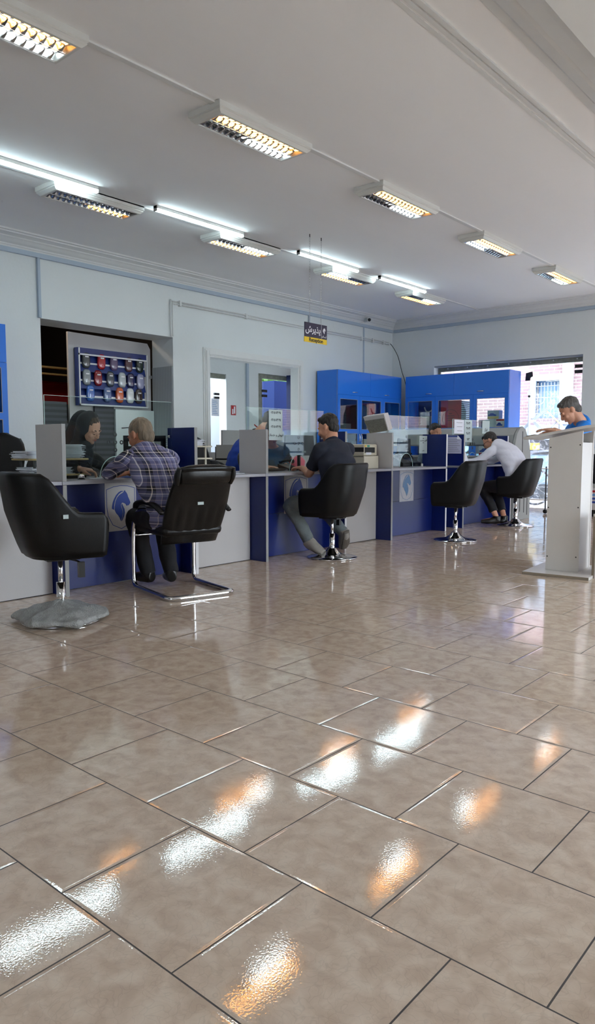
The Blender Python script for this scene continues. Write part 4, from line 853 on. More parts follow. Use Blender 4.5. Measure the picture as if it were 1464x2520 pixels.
# ================================================================= TUB CHAIRS (local, facing +X)
def plan(n=40, hw=.27, back=-.25, front=.215, r=.19):
    P = [(front, -hw)]
    for k in range(9): P.append((front - (front - back - r) * (k + 1) / 9, -hw))
    for k in range(1, 9): a = -pi / 2 - (pi / 2) * k / 8; P.append((back + r + r * cos(a), -hw + r + r * sin(a)))
    m_ = (hw - r) * 2
    P.append((back, 0))
    for k in range(0, 9): a = pi - (pi / 2) * k / 8; P.append((back + r + r * cos(a), hw - r + r * sin(a)))
    for k in range(9): P.append((back + r + (front - back - r) * (k + 1) / 9, hw))
    return P
def tub_chair(name, label, wrapped=False, tagged=False):
    t = thing(name, label, 'swivel chair', (0, 0, 0), 'black tub swivel chairs')
    P = plan(); n = len(P); Z0, ZF, ZB = .405, .66, .90
    def hgt(x):
        u = (.215 - x) / .465
        s = min(1, max(0, (u - .36) / .40)); s = s * s * (3 - 2 * s)
        return ZF + .02 * u + (ZB - ZF - .02) * s
    outer, inner = [], []
    K = 9
    def pos(i, f, off):
        x, y = P[i]; h = hgt(x); z = Z0 + (h - Z0) * f
        wf = min(1, max(0, (.215 - x) / .465)); rr0 = min(1, (z - Z0) / .10)
        sc = 1 - (.05 + .13 * wf) * (1 - min(1, (z - Z0) / .26)) - .03 * (1 - rr0) ** 2
        lean = -.075 * max(0, (-x + .05) / .30) * ((z - Z0) / (ZB - Z0)) if x < .05 else 0.0
        if i < 2 or i > n - 3: lean -= (.035 if i in (0, n - 1) else .006) * max(0, (f - .8) / .2) ** 2
        d = V((x, y, 0)); a, b = P[max(i - 1, 0)], P[min(i + 1, n - 1)]; tn = V((b[0] - a[0], b[1] - a[1], 0)).normalized(); nn = V((-tn.y, tn.x, 0))
        if nn.dot(V((x - .0, y, 0))) > 0: nn = -nn
        q = V((x * sc + lean, y * sc, z)) + nn * off
        return q
    rings = []
    for i in range(n):
        rr = [pos(i, 0, 0) + V((0, 0, .012))]
        rr += [pos(i, f, 0) for f in (.03, .15, .35, .55, .75, .9, .975)]
        rr += [pos(i, 1.0, .010) + V((0, 0, .006)), pos(i, 1.0, .026) + V((0, 0, .008)), pos(i, 1.0, .042) + V((0, 0, .002))]
        rr += [pos(i, f, .052) for f in (.95, .75, .5, .25, .1)]
        rings.append(rr)
    sh = MB().rings(rings).build('shell', leather_m, t, smooth=True, bevel=0)
    # bottom pan
    bot = [pos(i, 0, 0) + V((0, 0, .012)) for i in range(n)]; bot2 = [V((p.x * .93, p.y * .93, Z0 - .004)) for p in bot]; bot3 = [V((p.x * .9, p.y * .9, Z0 + .06)) for p in bot]
    MB().rings([bot2, bot, bot3]).build('seat_pan', leather_m, t, smooth=False)
    MB().box(-.15, .20, -.19, .19, .46, .54).build('seat_cushion', leather_m, t, bevel=.035, seg=3, smooth=True)
    MB().box(-.10, .10, -.08, .08, .375, .402).box(-.14, .12, -.03, .03, .385, .403).build('tilt_plate', blackp_m, t, bevel=.004)
    MB().tube([(.02, -.05, .385), (.05, -.16, .38), (.06, -.20, .37)], .006, n=6).box(.04, .075, -.225, -.195, .29, .38).build('lever', blackp_m, t)
    MB().cyl((0, 0, .22), (0, 0, .38), .015, 16).build('piston', chrome_m, t, smooth=True); MB().cyl((0, 0, .05), (0, 0, .235), .027, 20).build('column', chrome_m, t, smooth=True)
    bm_ = MB().lathe([(.235, .0015), (.24, .008), (.235, .013), (.17, .022), (.11, .035), (.065, .062), (.045, .09), (.03, .10)], n=48)
    bm_.build('base', chrome_m, t, smooth=True)
    if wrapped:
        mb = MB(); R0 = [.29, .26, .31, .25, .28, .30, .24, .29, .27, .31, .26, .28]
        rs = []
        for sc, z in [(1, .0165), (1.02, .03), (.97, .05), (.62, .085), (.3, .105), (.12, .125)]:
            rs.append([(R0[k] * sc * cos(2 * pi * k / 12), R0[k] * sc * sin(2 * pi * k / 12), z + .008 * random.uniform(-1, 1) * (sc < .95)) for k in range(12)])
        mb.rings(rs); w_ = remesh(mb, 'plastic_wrapping', wrap_m, t, .008, 1, disp=(.013, (15, 15, 9)))
        w_['label'] = 'grey bubble-wrap cover tied over the base'
    if tagged: bx('label_tag', paper2_m, (-.06, -.03, -.277, -.273, .645, .668), t)
    return t
def place(o, x, y, deg): o.location = (x, y, 0); o.rotation_euler = (0, 0, radians(deg)); return o
tc1 = place(tub_chair('tub_chair', 'black tub chair with plastic-wrapped base, nearest the camera at the left', True, True), -3.953, 2.37, 76)
tc2 = place(tub_chair('tub_chair', 'black tub chair holding the man in the navy polo shirt'), -4.27, 5.44, 186)
tc3 = dup(tc2, (-4.01, 7.36, 0), radians(192), 'empty black tub chair before the third blue booth')
tc4 = dup(tc2, (-4.16, 9.28, 0), radians(192), 'black tub chair holding the white-shirted man')

# cantilever chair (local facing +X)
cc = thing('cantilever_chair', 'black leather cantilever chair with chrome tube frame behind the plaid-shirted man', 'chair', (0, 0, 0))
for s in (-1, 1):
    pass
fp = [(-.02, -.25, .60), (.10, -.25, .60), (.20, -.25, .57), (.265, -.25, .48), (.285, -.25, .36), (.29, -.25, .2), (.285, -.25, .07), (.25, -.25, .02), (.15, -.25, .016), (-.2, -.25, .016), (-.29, -.25, .016), (-.335, -.22, .016), (-.34, -.1, .016)]
full = fp + [(-.34, 0, .016)] + [(a, -b, c) for a, b, c in fp[::-1]]
MB().tube([(a, b, c) for a, b, c in full], .018, n=12, sub=6).build('frame', chrome_m, cc, smooth=True)
MB().tube([(.27, -.247, .40), (.27, 0, .40), (.27, .247, .40)], .010, n=8).build('cross_bar', chrome_m, cc, smooth=True)
for s in (-1, 1):
    MB().tube([(-.26, s * .262, .60), (-.15, s * .262, .645), (.02, s * .262, .66), (.16, s * .262, .645), (.20, s * .262, .61)], [(.02, .012), (.026, .018), (.028, .02), (.028, .02), (.022, .014)], n=12, side=(0, 1, 0)).build('armrest', leather2_m, cc, smooth=True)
MB().box(-.22, .27, -.235, .235, .425, .50).build('seat', leather2_m, cc, bevel=.035, seg=3, smooth=True)
# back: grid surface with vertical channels, thickness
def backp(u, v, off):      # u -1..1 across, v 0..1 up
    z = .37 + .55 * v; x = -.235 - .20 * v ** 1.3 + .05 * (v * (1 - v)) * 2 - (.10 * (1 - v) ** 3 * -1) * .9
    hw = .215 + .022 * sin(pi * min(1, v * 1.15)) - (.03 if v > .97 else 0)
    ch = .008 * abs(sin(u * pi * 3)) * (1 if v < .52 else 0) * min(1, v * 2.5) * min(1, (.52 - v) * 12 if v < .52 else 0)
    e = .03 * (abs(u) ** 6)
    return V((x + e * (1 if off < 0 else -.3) + (off - ch if off < 0 else off), u * hw, z))
rs = []
for j in range(29):
    v = j / 28
    rs.append([backp(-1 + 2 * i / 36, v, -.028) for i in range(37)] + [backp(1 - 2 * i / 36, v, .03) for i in range(37)])
MB().rings(rs).build('backrest', leather2_m, cc, smooth=True)
MB().tube([(-.395, -.19, .855), (-.40, -.1, .865), (-.40, .1, .865), (-.395, .19, .855)], [(.03, .055), (.042, .07), (.042, .07), (.03, .055)], n=16, side=(1, 0, .25)).build('headrest_pad', leather2_m, cc, smooth=True)
for s in (-1, 1): MB().tube([(-.375, s * .205, .80), (-.40, s * .21, .855), (-.425, s * .205, .91)], [(.02, .016), (.032, .022), (.02, .016)], n=12, side=(1, 0, 0)).build('headrest_flap', leather2_m, cc, smooth=True)
bx('label_tag', paper2_m, (-.352, -.346, -.01, .035, .655, .675), cc)['label'] = 'small pale label'
place(cc, -4.13, 3.46, 166)

# staff office chairs: rounded mesh backs
def staff_chair(label, x, y, deg, zt=1.15, arms=True):
    t = thing('office_chair', label, 'office chair', (0, 0, 0))
    rs = []
    for k in range(15):
        v = k / 14; z = .52 + (zt - .52) * v; hw = .215 * (1 - .12 * (1 - v) ** 2) * (max(0.0, 1 - max(0, (v - .62) / .38) ** 2.6)) ** .5 + .012; x0 = -.22 - .10 * v + .05 * sin(pi * v)
        rs.append([(x0 + .035 * cos(a) + .03 * (sin(a) ** 2), hw * sin(a), z) for a in [2 * pi * q / 20 for q in range(20)]])
    MB().rings(rs).build('backrest', mesh_m, t, smooth=True)
    rs2 = [[(p[0] - .045, p[1] * .93, p[2]) for p in r] for r in rs[1:-1]]; MB().rings(rs2).build('back_shell', blackp_m, t, smooth=True)
    MB().box(-.22, .24, -.23, .23, .44, .52).build('seat', mesh_m, t, bevel=.03, seg=3, smooth=True)
    if arms:
        for s in (-1, 1): MB().tube([(-.12, s * .25, .48), (-.1, s * .28, .62), (-.1, s * .28, .68)], .015, n=8).box(-.16, .12, s * .28 - .03, s * .28 + .03, .68, .705).build('armrest', blackp_m, t)
    MB().cyl((0, 0, .08), (0, 0, .44), .022).build('column', blackp_m, t)
    for q in range(5):
        a = 2 * pi * q / 5; MB().tube([(0, 0, .11), (.16 * cos(a), .16 * sin(a), .085), (.28 * cos(a), .28 * sin(a), .07)], [.025, .02, .014], n=8).build('leg', blackp_m, t); MB().sph((.28 * cos(a), .28 * sin(a), .03), .03, 10, 8).build('castor', rubber_m, t)
    return place(t, x, y, deg)
staff_chair('black office chair behind the wooden paper tray at the left', -5.62, 2.72, 300, 1.17)
staff_chair('black office chair between the first booth and the second booth', -5.75, 5.30, 15, 1.19)
staff_chair('black office chair under the seated woman', -5.65, 3.42, 350, 1.0)
staff_chair('black office chair under the grey-jacketed clerk', -5.55, 5.93, 5, 1.02); bpy.data.objects.remove(bpy.data.objects['office_chair.003']) if False else None
# ================================================================= KIOSK and right side
kt = thing('writing_stand', 'tall grey-white writing stand with slanted top and flat base board', 'stand', (0, 0, 0))
bx('base_board', kiosk_m, (-.13, .40, -.20, .46, .001, .024), kt); bx('board_edge', mdf_m, (-.13, .4005, -.2012, -.199, .002, .0235), kt)
MB().prism([(0, .025), (.268, .025), (.268, 1.185), (0, 1.125)], 'y', 0, .018).build('front_panel', kiosk_m, kt)
MB().prism([(0, .025), (.268, .025), (.268, 1.185), (0, 1.125)], 'y', .34, .358).build('rear_panel', kiosk_m, kt)
bx('left_panel', kiosk_m, (.002, .018, .019, .339, .025, 1.12), kt); bx('right_panel', kiosk_m, (.245, .262, .019, .339, .025, 1.09), kt); bx('shelf', slot_m, (.02, .24, .02, .338, 1.085, 1.095), kt); bx('dark_lining', slot_m, (.02, .03, .02, .338, 1.096, 1.12), kt)
MB().prism([(-.20, 1.115), (.31, 1.205), (.62, 1.225), (.62, 1.247), (.305, 1.227), (-.205, 1.135)], 'y', -.04, .44).build('slanted_top', kiosk_m, kt, bevel=.002)
MB().prism([(-.185, 1.14), (-.12, 1.151), (-.12, 1.158), (-.185, 1.147)], 'y', -.02, .42).build('paper_stop', mdf_m, kt)
for x, z in [(.015, 1.05), (.25, 1.07), (.25, .56), (.245, .15), (.012, .14), (.01, .55)]: MB().cyl((x, -.001, z), (x, .003, z), .006, 8).build('screw_hole', slot_m, kt)
kt.location = (-2.398, 5.965, 0); kt.rotation_euler = (0, 0, radians(5))
wbx = thing('wooden_side_panel', 'beige low board box cut by the right edge beside the writing stand', 'box', (-1.85, 6.1, 0))
bx('side_board', mdf_m, (-2.005, -1.985, 5.93, 6.25, 0, .50), wbx); bx('front_board', kiosk_m, (-1.984, -1.6, 5.93, 5.95, 0, .50), wbx); bx('top_board', kiosk_m, (-2.005, -1.6, 5.93, 6.25, .501, .52), wbx)
wc = thing('water_cooler', 'black and white water cooler with blue bottle at the right edge', 'water cooler', (-3.74, 11.45, 0))
bx('lower_body', white_m, (-3.93, -3.58, 11.3, 11.62, .10, .44), wc, bevel=.012); bx('band', grey_m, (-3.93, -3.58, 11.3, 11.62, .442, .50), wc, bevel=.006); bx('upper_body', blackp_m, (-3.92, -3.59, 11.31, 11.6, .502, .95), wc, bevel=.02); bx('plinth', rubber_m, (-3.9, -3.6, 11.33, 11.6, 0, .098), wc)
MB().lathe([(.05, 0), (.12, .06), (.135, .09), (.135, .18), (.125, .19), (.135, .2), (.135, .3), (.11, .36), (.0, .365)], (-3.75, 11.46, .951), 28, cap=False).build('bottle', bottle_m, wc, smooth=True)
for k, c in enumerate([red_m, lblue_m, inkb_m, inkb_m]): MB().prism([(-3.92, .385 - .055 * k), (-3.90, .40 - .055 * k), (-3.74, .40 - .055 * k), (-3.74, .37 - .055 * k), (-3.90, .37 - .055 * k)], 'y', 11.296, 11.299).build('arrow_sticker', c, wc)
MB().cyl((-3.895, 11.305, .66), (-3.895, 11.30, .66), .018, 14).build('button', signw_m, wc); MB().tube([(-3.88, 11.3, .90), (-3.87, 11.27, .87), (-3.87, 11.27, .82)], .009, n=8).build('tap', steel_m, wc)
rk2 = thing('metal_rack', 'thin metal barrier rack with black ball foot before the window', 'rack', (-4.8, 11.3, 0))
for x in (-4.575, -5.15): MB().cyl((x, 11.3, .06), (x, 11.3, .75), .012, 8).build('upright', dgrey_m, rk2)
for z in (.715, .22): MB().cyl((-5.2, 11.3, z), (-4.50, 11.3, z), .010, 8).build('rail', steel_m, rk2)
for x in (-4.575, -5.15): MB().sph((x, 11.3, .036), .035, 12, 8).build('ball_foot', rubber_m, rk2, smooth=True)

# ================================================================= WINDOWS
w1 = struct(thing('window_1', None, None, (-5.73, 12.3, 0)))
bx('head_rail', mirror_rail_m, (-7.105, -4.36, 12.27, 12.31, 2.46, 2.555), w1, bevel=.004)
bx('side_rail', mirror_rail_m, (-7.105, -7.06, 12.27, 12.31, 0, 2.458), w1, bevel=.004)
bx('pane', wglass_m, (-7.055, -5.305, 12.286, 12.292, .01, 2.458), w1); bx('pane', wglass_m, (-5.295, -4.36, 12.286, 12.292, .01, 2.458), w1)
bx('plaster_lining', pale_m, (-7.109, -4.356, 12.13, 12.26, 2.535, 2.559), w1)
bx('seam_strip', frost_m, (-5.305, -5.285, 12.27, 12.285, .01, 2.2), w1)
for k in range(7): MB().cyl((-6.9 + k * .4, 12.262, 2.51), (-6.9 + k * .4, 12.27, 2.51), .012, 10).build('bolt', steel_m, w1)
cl_ = MB().prism([(-5.37, 2.33), (-5.26, 2.35), (-5.25, 2.27), (-5.29, 2.25), (-5.30, 2.20), (-5.38, 2.20)], 'y', 12.25, 12.27); cl_.build('glass_clamp', slot_m, w1)
for z in (2.36, 2.27): bx('hinge_block', slot_m, (-4.53, -4.37, 12.25, 12.27, z, z + .055), w1)
MB().sph((-5.30, 12.25, 1.93), .022, 10, 8).build('round_stop', slot_m, w1, smooth=True)
m, nt, out = nmat('clear_film'); L = nt.links.new
tr = N(nt, 'BsdfTransparent'); df = N(nt, 'BsdfTranslucent'); df.inputs[0].default_value = (.9, .94, 1, 1); d2_ = N(nt, 'BsdfGlossy'); d2_.inputs['Roughness'].default_value = .2
tc = N(nt, 'TexCoord'); nz = N(nt, 'TexNoise'); nz.inputs['Scale'].default_value = 6; nz.inputs['Detail'].default_value = 8; nz.inputs['Distortion'].default_value = 3; L(tc.outputs['Object'], nz.inputs[0])
rp = N(nt, 'ValToRGB'); rp.color_ramp.elements[0].position = .48; rp.color_ramp.elements[0].color = (.06, .06, .06, 1); rp.color_ramp.elements[1].position = .66; rp.color_ramp.elements[1].color = (.34, .34, .34, 1); L(nz.outputs['Fac'], rp.inputs[0])
mx = N(nt, 'MixShader'); L(rp.outputs[0], mx.inputs[0]); L(tr.outputs[0], mx.inputs[1]); L(df.outputs[0], mx.inputs[2]); L(mx.outputs[0], out.inputs[0])
film = MB(); nx, nz_ = 14, 24; vs = []; fs = []
for j in range(nz_ + 1):
    for i in range(nx + 1): vs.append((-5.27 + .88 * i / nx, 12.20 + .02 * noise.noise(V((i * .9, j * .7, 0))), .05 + 1.95 * j / nz_))
for j in range(nz_):
    for i in range(nx): a = j * (nx + 1) + i; fs.append((a, a + 1, a + nx + 2, a + nx + 1))
fo = film.add(vs, fs).build('plastic_sheet', MATS['clear_film'], smooth=True); tag(fo, 'crumpled clear plastic sheet taped inside the right part of the back window', 'plastic sheet'); fo.modifiers.new('s', 'SOLIDIFY').thickness = .001
xs = thing('wooden_trestle', 'white wooden strips crossed like an X standing in the sun outside the glass', 'trestle', (-5.8, 14.2, 0))
def strip(a, b, w, n_='strip', y=14.2, m_=pale_m):
    a, b = V(a), V(b); d = (b - a).normalized(); q = V((-d.y, d.x)) * w / 2
    MB().prism([tuple(a - q), tuple(b - q), tuple(b + q), tuple(a + q)], 'y', y, y + .02).build(n_, m_, xs)
strip((-6.06, 1.59), (-5.72, 1.85), .06); strip((-6.04, 1.56), (-5.78, 1.30), .06, y=14.22); strip((-6.30, 1.35), (-6.13, 1.55), .05); strip((-5.82, 1.79), (-5.40, 1.40), .022, 'thin_strip', 14.24, wood_m); strip((-5.74, 1.41), (-5.38, 1.77), .022, 'thin_strip', 14.26)
strip((-6.11, -0.02), (-6.12, 2.2), .045, 'upright', 14.16); strip((-5.55, -.02), (-5.55, 1.6), .03, 'upright', 14.28); strip((-6.3, .95), (-5.4, 1.0), .04, 'rail', 14.18)
w2 = struct(thing('window_2', None, None, (-1, 12.3, 0)))
bx('pane', wglass_m, (-3.54, 1.59, 12.286, 12.292, .01, 2.5), w2); bx('head_rail', mirror_rail_m, (-3.54, 1.59, 12.27, 12.31, 2.51, 2.615), w2)
for x in (-3.54, -2.5, -1.45, -.4, .6, 1.55): bx('mullion', grey_m, (x, x + .04, 12.27, 12.31, 0.01, 2.5), w2)
for z in (.93, 1.12): bx('blue_stripe', lblue_m, (-3.4, 1.5, 12.262, 12.2685, z, z + .035), w2)
w3 = struct(thing('window_5', None, None, (3.1, 8.1, 0))); bx('pane', wglass_m, (3.08, 3.09, 4.21, 7.19, .01, 2.74), w3); bx('pane', wglass_m, (3.08, 3.09, 10.76, 11.89, .01, 2.74), w3)
for y in (4.21, 5.7, 7.15, 10.76, 11.85): bx('mullion', grey_m, (3.05, 3.12, y, y + .04, .0, 2.749), w3)

# ================================================================= OUTSIDE
struct(bx('ground_street', pave_m, (-30, 30, 12.4, 40, -.15, -.02)))
struct(bx('ground_side', pave_m, (3.2, 25, -12, 12.4, -.15, -.02)))
bld = thing('brick_building', 'pink brick building across the street with a barred window and white pillar', 'building', (-6, 16.2, 0))
MB().box(-14, -6.75, 16, 16.5, 0, 7).box(-6.75, -6.12, 16, 16.5, 2.58, 7).box(-6.75, -6.12, 16, 16.5, 0, 1.7).box(-6.12, 8, 16, 16.5, 0, 7).build('brick_wall', brick_m, bld)
bx('stone_base', pale_m, (-14, 8, 15.9, 15.99, 0, 1.55), bld); bx('pillar', pale_m, (-6.13, -5.93, 15.85, 15.99, 1.551, 7), bld)
wf = MB().box(-6.86, -6.75, 15.93, 16.1, 1.7, 2.62).box(-6.75, -6.12, 15.93, 16.1, 2.52, 2.64).box(-6.22, -6.13, 15.93, 16.1, 1.7, 2.52).build('window_surround', pale_m, bld)
bx('window_pane', pmat('ext_glass', rgb(120, 150, 180), .2), (-6.75, -6.22, 16.12, 16.14, 1.7, 2.52), bld)
wg = MB()
for k in range(7): wg.cyl((-6.70 + k * .075, 15.94, 1.75), (-6.70 + k * .075, 15.94, 2.48), .008, 6)
for z in (1.8, 2.15, 2.4): wg.cyl((-6.74, 15.935, z), (-6.22, 15.935, z), .008, 6)
wg.build('window_bars', pale_m, bld)
car = thing('parked_car', 'pale blue car with yellow plate parked behind the window glass', 'car', (-6.2, 15.1, 0))
cm_ = pmat('car_paint_pale', rgb(150, 180, 205), .2, coat=.5)
MB().prism([(-8.2, .3), (-4.3, .3), (-4.2, .75), (-5.0, .88), (-5.7, 1.25), (-7.2, 1.28), (-7.9, .9), (-8.25, .8)], 'y', 14.45, 15.75).build('body', cm_, car, bevel=.05)
MB().prism([(-5.15, .9), (-5.72, 1.2), (-7.15, 1.22), (-7.7, .92)], 'y', 14.44, 14.45).build('side_window', slot_m, car)
for x in (-7.4, -5.0): MB().cyl((x, 14.42, .30), (x, 14.6, .30), .30, 22).build('wheel', rubber_m, car)
bx('plate', yellow_m, (-6.45, -6.0, 14.425, 14.438, 1.0, 1.14), car)
bi = thing('bicycle', 'bicycle leaning outside the window, only its wheel showing low down', 'bicycle', (-5.4, 12.9, 0))
for x in (-5.45, -6.45): 
    MB().tube([(x + .32 * cos(a), 12.95, .33 + .32 * sin(a)) for a in [2 * pi * k / 32 for k in range(32)]], .018, n=8, closed=True, smooth=False).build('wheel', rubber_m, bi, smooth=True)
    sp = MB()
    for k in range(12): sp.cyl((x, 12.95, .33), (x + .3 * cos(k * pi / 6), 12.95, .33 + .3 * sin(k * pi / 6)), .0015, 4)
    sp.build('spokes', steel_m, bi)
MB().tube([(-5.45, 12.95, .33), (-5.6, 12.95, .75), (-6.2, 12.95, .72), (-6.45, 12.95, .33)], .015, n=8, smooth=False).tube([(-5.6, 12.95, .75), (-6.0, 12.95, .32), (-6.2, 12.95, .72)], .015, n=8, smooth=False).build('frame', yellow_m, bi)
MB().tube([(-5.58, 12.95, .74), (-5.55, 12.95, .92), (-5.40, 12.95, .97)], .012, n=8).build('handlebar', steel_m, bi); MB().box(-6.30, -6.08, 12.90, 13.0, .80, .85).build('saddle', rubber_m, bi, bevel=.02)

# ================================================================= PEOPLE
def frame(f, u):
    f = V(f).normalized(); u = V(u); u = (u - f * u.dot(f)).normalized(); l = u.cross(f)
    return Matrix((f, l, u)).transposed()
def loc_mb(c, R):
    m_ = MB(); m_.M = Matrix.Translation(V(c)) @ R.to_4x4(); return m_
def add_head(mb, c, R, s=1.0, female=False):
    old = mb.M; mb.M = Matrix.Translation(V(c)) @ R.to_4x4() @ Matrix.Scale(s, 4)
    mb.sph((-.012, 0, .032), (.098, .076, .094), 20, 14)
    mb.sph((.028, 0, -.02), (.066, .062, .088), 18, 12)
    mb.sph((.040, 0, -.072), (.044, .043 if not female else .038, .036), 14, 10); mb.sph((.070, 0, -.094), (.020, .02, .018), 10, 8)
    mb.tube([(.086, 0, .022), (.098, 0, .0), (.110, 0, -.022), (.098, 0, -.034)], [.008, .0095, .0125, .010], n=10, sub=3)
    for q in (-1, 1):
        mb.sph((.100, q * .011, -.028), (.009, .008, .007), 8, 6)
        mb.sph((.078, q * .030, .024), (.014, .026, .009), 10, 6)
        mb.sph((.066, q * .040, -.022), (.022, .022, .026), 10, 8)
        mb.sph((.077, q * .031, .004), (.0125, .016, .0095), 10, 8)
        Re = Matrix.Rotation(radians(-12), 3, 'Y')
        mb.sph((-.008, q * .077, -.002), (.019, .008, .032), 10, 8, Re); mb.sph((-.014, q * .083, .004), (.015, .007, .024), 10, 8, Re)
    mb.sph((.090, 0, -.052), (.011, .023, .0055), 10, 6); mb.sph((.088, 0, -.0625), (.011, .020, .0065), 10, 6)
    mb.M = old
def add_hand(mb, w, d, nrm, side, curl=.45, s=1.0, spread=1.0):
    """w wrist, d direction of palm, nrm palm normal (towards palm side), side = +1: thumb on d x nrm side"""
    d = V(d).normalized(); nrm = V(nrm); nrm = (nrm - d * nrm.dot(d)).normalized(); a = d.cross(nrm) * side
    W = lambda x, y, z: V(w) + (d * x + a * y + nrm * z) * s
    mb.tube([W(-.02, 0, 0), W(.0, 0, 0), W(.03, 0, 0), W(.06, 0, .002), W(.088, 0, .004)], [(.026 * s, .019 * s), (.027 * s, .018 * s), (.036 * s, .016 * s), (.041 * s, .014 * s), (.038 * s, .011 * s)], side=a, n=14)
    for k, (y, L_, cu) in enumerate([(.030, .072, .8), (.010, .080, 1.0), (-.010, .074, 1.05), (-.029, .058, 1.1)]):
        p = W(.080, y, .003); ang = curl * cu * .5; pts = [p]; dirv = d + a * (y * 1.5 * spread)
        for j, fr_ in enumerate((.42, .32, .26)):
            v = dirv.normalized() * cos(ang) + nrm * sin(ang); pts.append(pts[-1] + v * L_ * s * fr_ * 1.0); ang += curl * cu * .75
        mb.tube(pts, [.0095 * s, .0088 * s, .0080 * s, .0066 * s], n=10, sub=3)
    tp = [W(.015, .022, .006), W(.040, .048, .016), W(.065, .058, .026), W(.088, .054, .034)]
    mb.tube(tp, [.014 * s, .0115 * s, .0095 * s, .0075 * s], n=10, sub=3)
def limb(mb, pts, rad, n=16): mb.tube(pts, rad, n=n, sub=6)
def mid(a, b, t=.5): return V(a) * (1 - t) + V(b) * t
def person(name, label, J, M, opt={}):
    t = thing(name, label, 'person', (J['pelvis'][0], J['pelvis'][1], 0))
    R = frame(J['face'], J.get('up', (0, 0, 1))); hc = V(J['head']); s = opt.get('hs', .97); g = opt.get('g', 1.0)
    side = (V(J['shR']) - V(J['shL'])).normalized()
    b = MB()
    T = [V(J['pelvis']), V(J['waist']), V(J['chest']), V(J['upper']), V(J['neck'])]
    b.tube(T, [(.135 * g, .10), (.115 * g, .09), (.145 * g, .10), (.12, .075), (.058, .058)], side=side, n=20)
    limb(b, [T[-2], T[-1], hc + R @ V((-.02, 0, -.075)) * s, hc + R @ V((-.01, 0, -.03))], [.062, .058, .054, .052])
    add_head(b, hc, R, s, opt.get('female', False))
    for S in 'LR':
        if 'el' + S in J:
            sh, el, wr = V(J['sh' + S]), V(J['el' + S]), V(J['wr' + S])
            limb(b, [mid(T[3], sh, .6), sh, mid(sh, el), el, mid(el, wr), wr], [.05, .050, .043, .037, .034, .025])
            if 'hand' + S in J:
                hd = J['hand' + S]; add_hand(b, wr, hd[0], hd[1], hd[2], hd[3])
        if 'kn' + S in J:
            kn, an, to = V(J['kn' + S]), V(J['an' + S]), V(J['to' + S]); hp = V(J['pelvis']) + side * (.09 if S == 'R' else -.09)
            limb(b, [hp, mid(hp, kn), kn, mid(kn, an, .35), an], [.085, .070, .052, .048, .034])
            fw = (to - an); fw.z = 0 if not opt.get('foot3d') else fw.z
            b.tube([an, mid(an, to, .5), to], [.028, .024, .018], n=10)
    body = remesh(b, 'body', M['skin'], t, opt.get('vox', .0055), 3)
    if 'hair' in M:
        h = loc_mb(hc, R @ Matrix.Scale(s, 3)); st = opt.get('style', 'short')
        if st == 'short':
            h.sph((-.024, 0, .048), (.099, .0805, .090), 22, 14); h.sph((-.054, 0, -.018), (.056, .066, .06), 16, 10); h.sph((.030, 0, .100), (.045, .056, .026), 12, 8)
        elif st == 'thin':
            h.sph((-.020, 0, .040), (.096, .0795, .090), 22, 14); h.sph((-.055, 0, -.025), (.055, .066, .065), 16, 10)
        elif st == 'combed':
            h.sph((-.026, 0, .046), (.100, .080, .090), 22, 14)
        h.M = h.M; remesh(h, 'hair', M['hair'], t, .005, 2, disp=(.0045, (60, 60, 22)))
    if M.get('brow'):
        for q in (-1, 1):
            h = loc_mb(hc, R @ Matrix.Scale(s, 3)); h.tube([(.0865, q * .015, .026), (.0865, q * .029, .031), (.077, q * .047, .026)], [.003, .0042, .0026], n=8); h.build('eyebrow', M['brow'], t, smooth=True)
            h = loc_mb(hc, R @ Matrix.Scale(s, 3)); h.tube([(.0865, q * .019, .000), (.0885, q * .031, -.0035), (.079, q * .045, .000)], [.002, .003, .002], n=8); h.build('eyelashes', M['brow'], t, smooth=True)
        h = loc_mb(hc, R @ Matrix.Scale(s, 3)); h.sph((.093, 0, -.0525), (.0105, .020, .0045), 12, 6).sph((.0915, 0, -.0625), (.0105, .017, .0055), 12, 6); h.build('lips', lip_m, t, smooth=True)
    # top
    c = MB(); q = opt.get('fat', 1.0)
    nk = T[-1]; cl = mid(T[3], nk, .75)
    c.tube([T[0] - (T[1] - T[0]).normalized() * .05, T[0], T[1], T[2], T[3], cl], [(.175 * q, .135 * q), (.18 * q, .14 * q), (.165 * q, .14 * q), (.18 * q, .135 * q), (.155 * q, .095 * q), (.078, .078)], side=side, n=24, sub=6)
    sl = MB() if opt.get('sleeve_mat') else c
    for S in 'LR':
        if 'el' + S in J:
            sh, el, wr = V(J['sh' + S]), V(J['el' + S]), V(J['wr' + S])
            if opt.get('sleeve', 'long') == 'long': sl.tube([mid(T[3], sh, .5), sh, mid(sh, el), el, mid(el, wr), mid(el, wr, .93)], [.062, .062, .058, .053, .046, .038], n=16, sub=6)
            else: sl.tube([mid(T[3], sh, .5), sh, mid(sh, el, .4), mid(sh, el, .72)], [.064, .064, .062, .062], n=16, sub=6)
    remesh(c, opt.get('topname', 'shirt'), M['top'], t, .009, 3, disp=(.010, (9, 9, 16)))
    if sl is not c: remesh(sl, 'sleeves', opt['sleeve_mat'], t, .009, 3, disp=(.010, (12, 12, 12)))
    if opt.get('collar'):
        k = MB(); a = (hc - nk).normalized()
        k.tube([cl - a * .012, cl + a * .028], [(.074, .072), (.064, .064)], side=side, n=20); remesh(k, 'collar', M['top'], t, .007, 2)
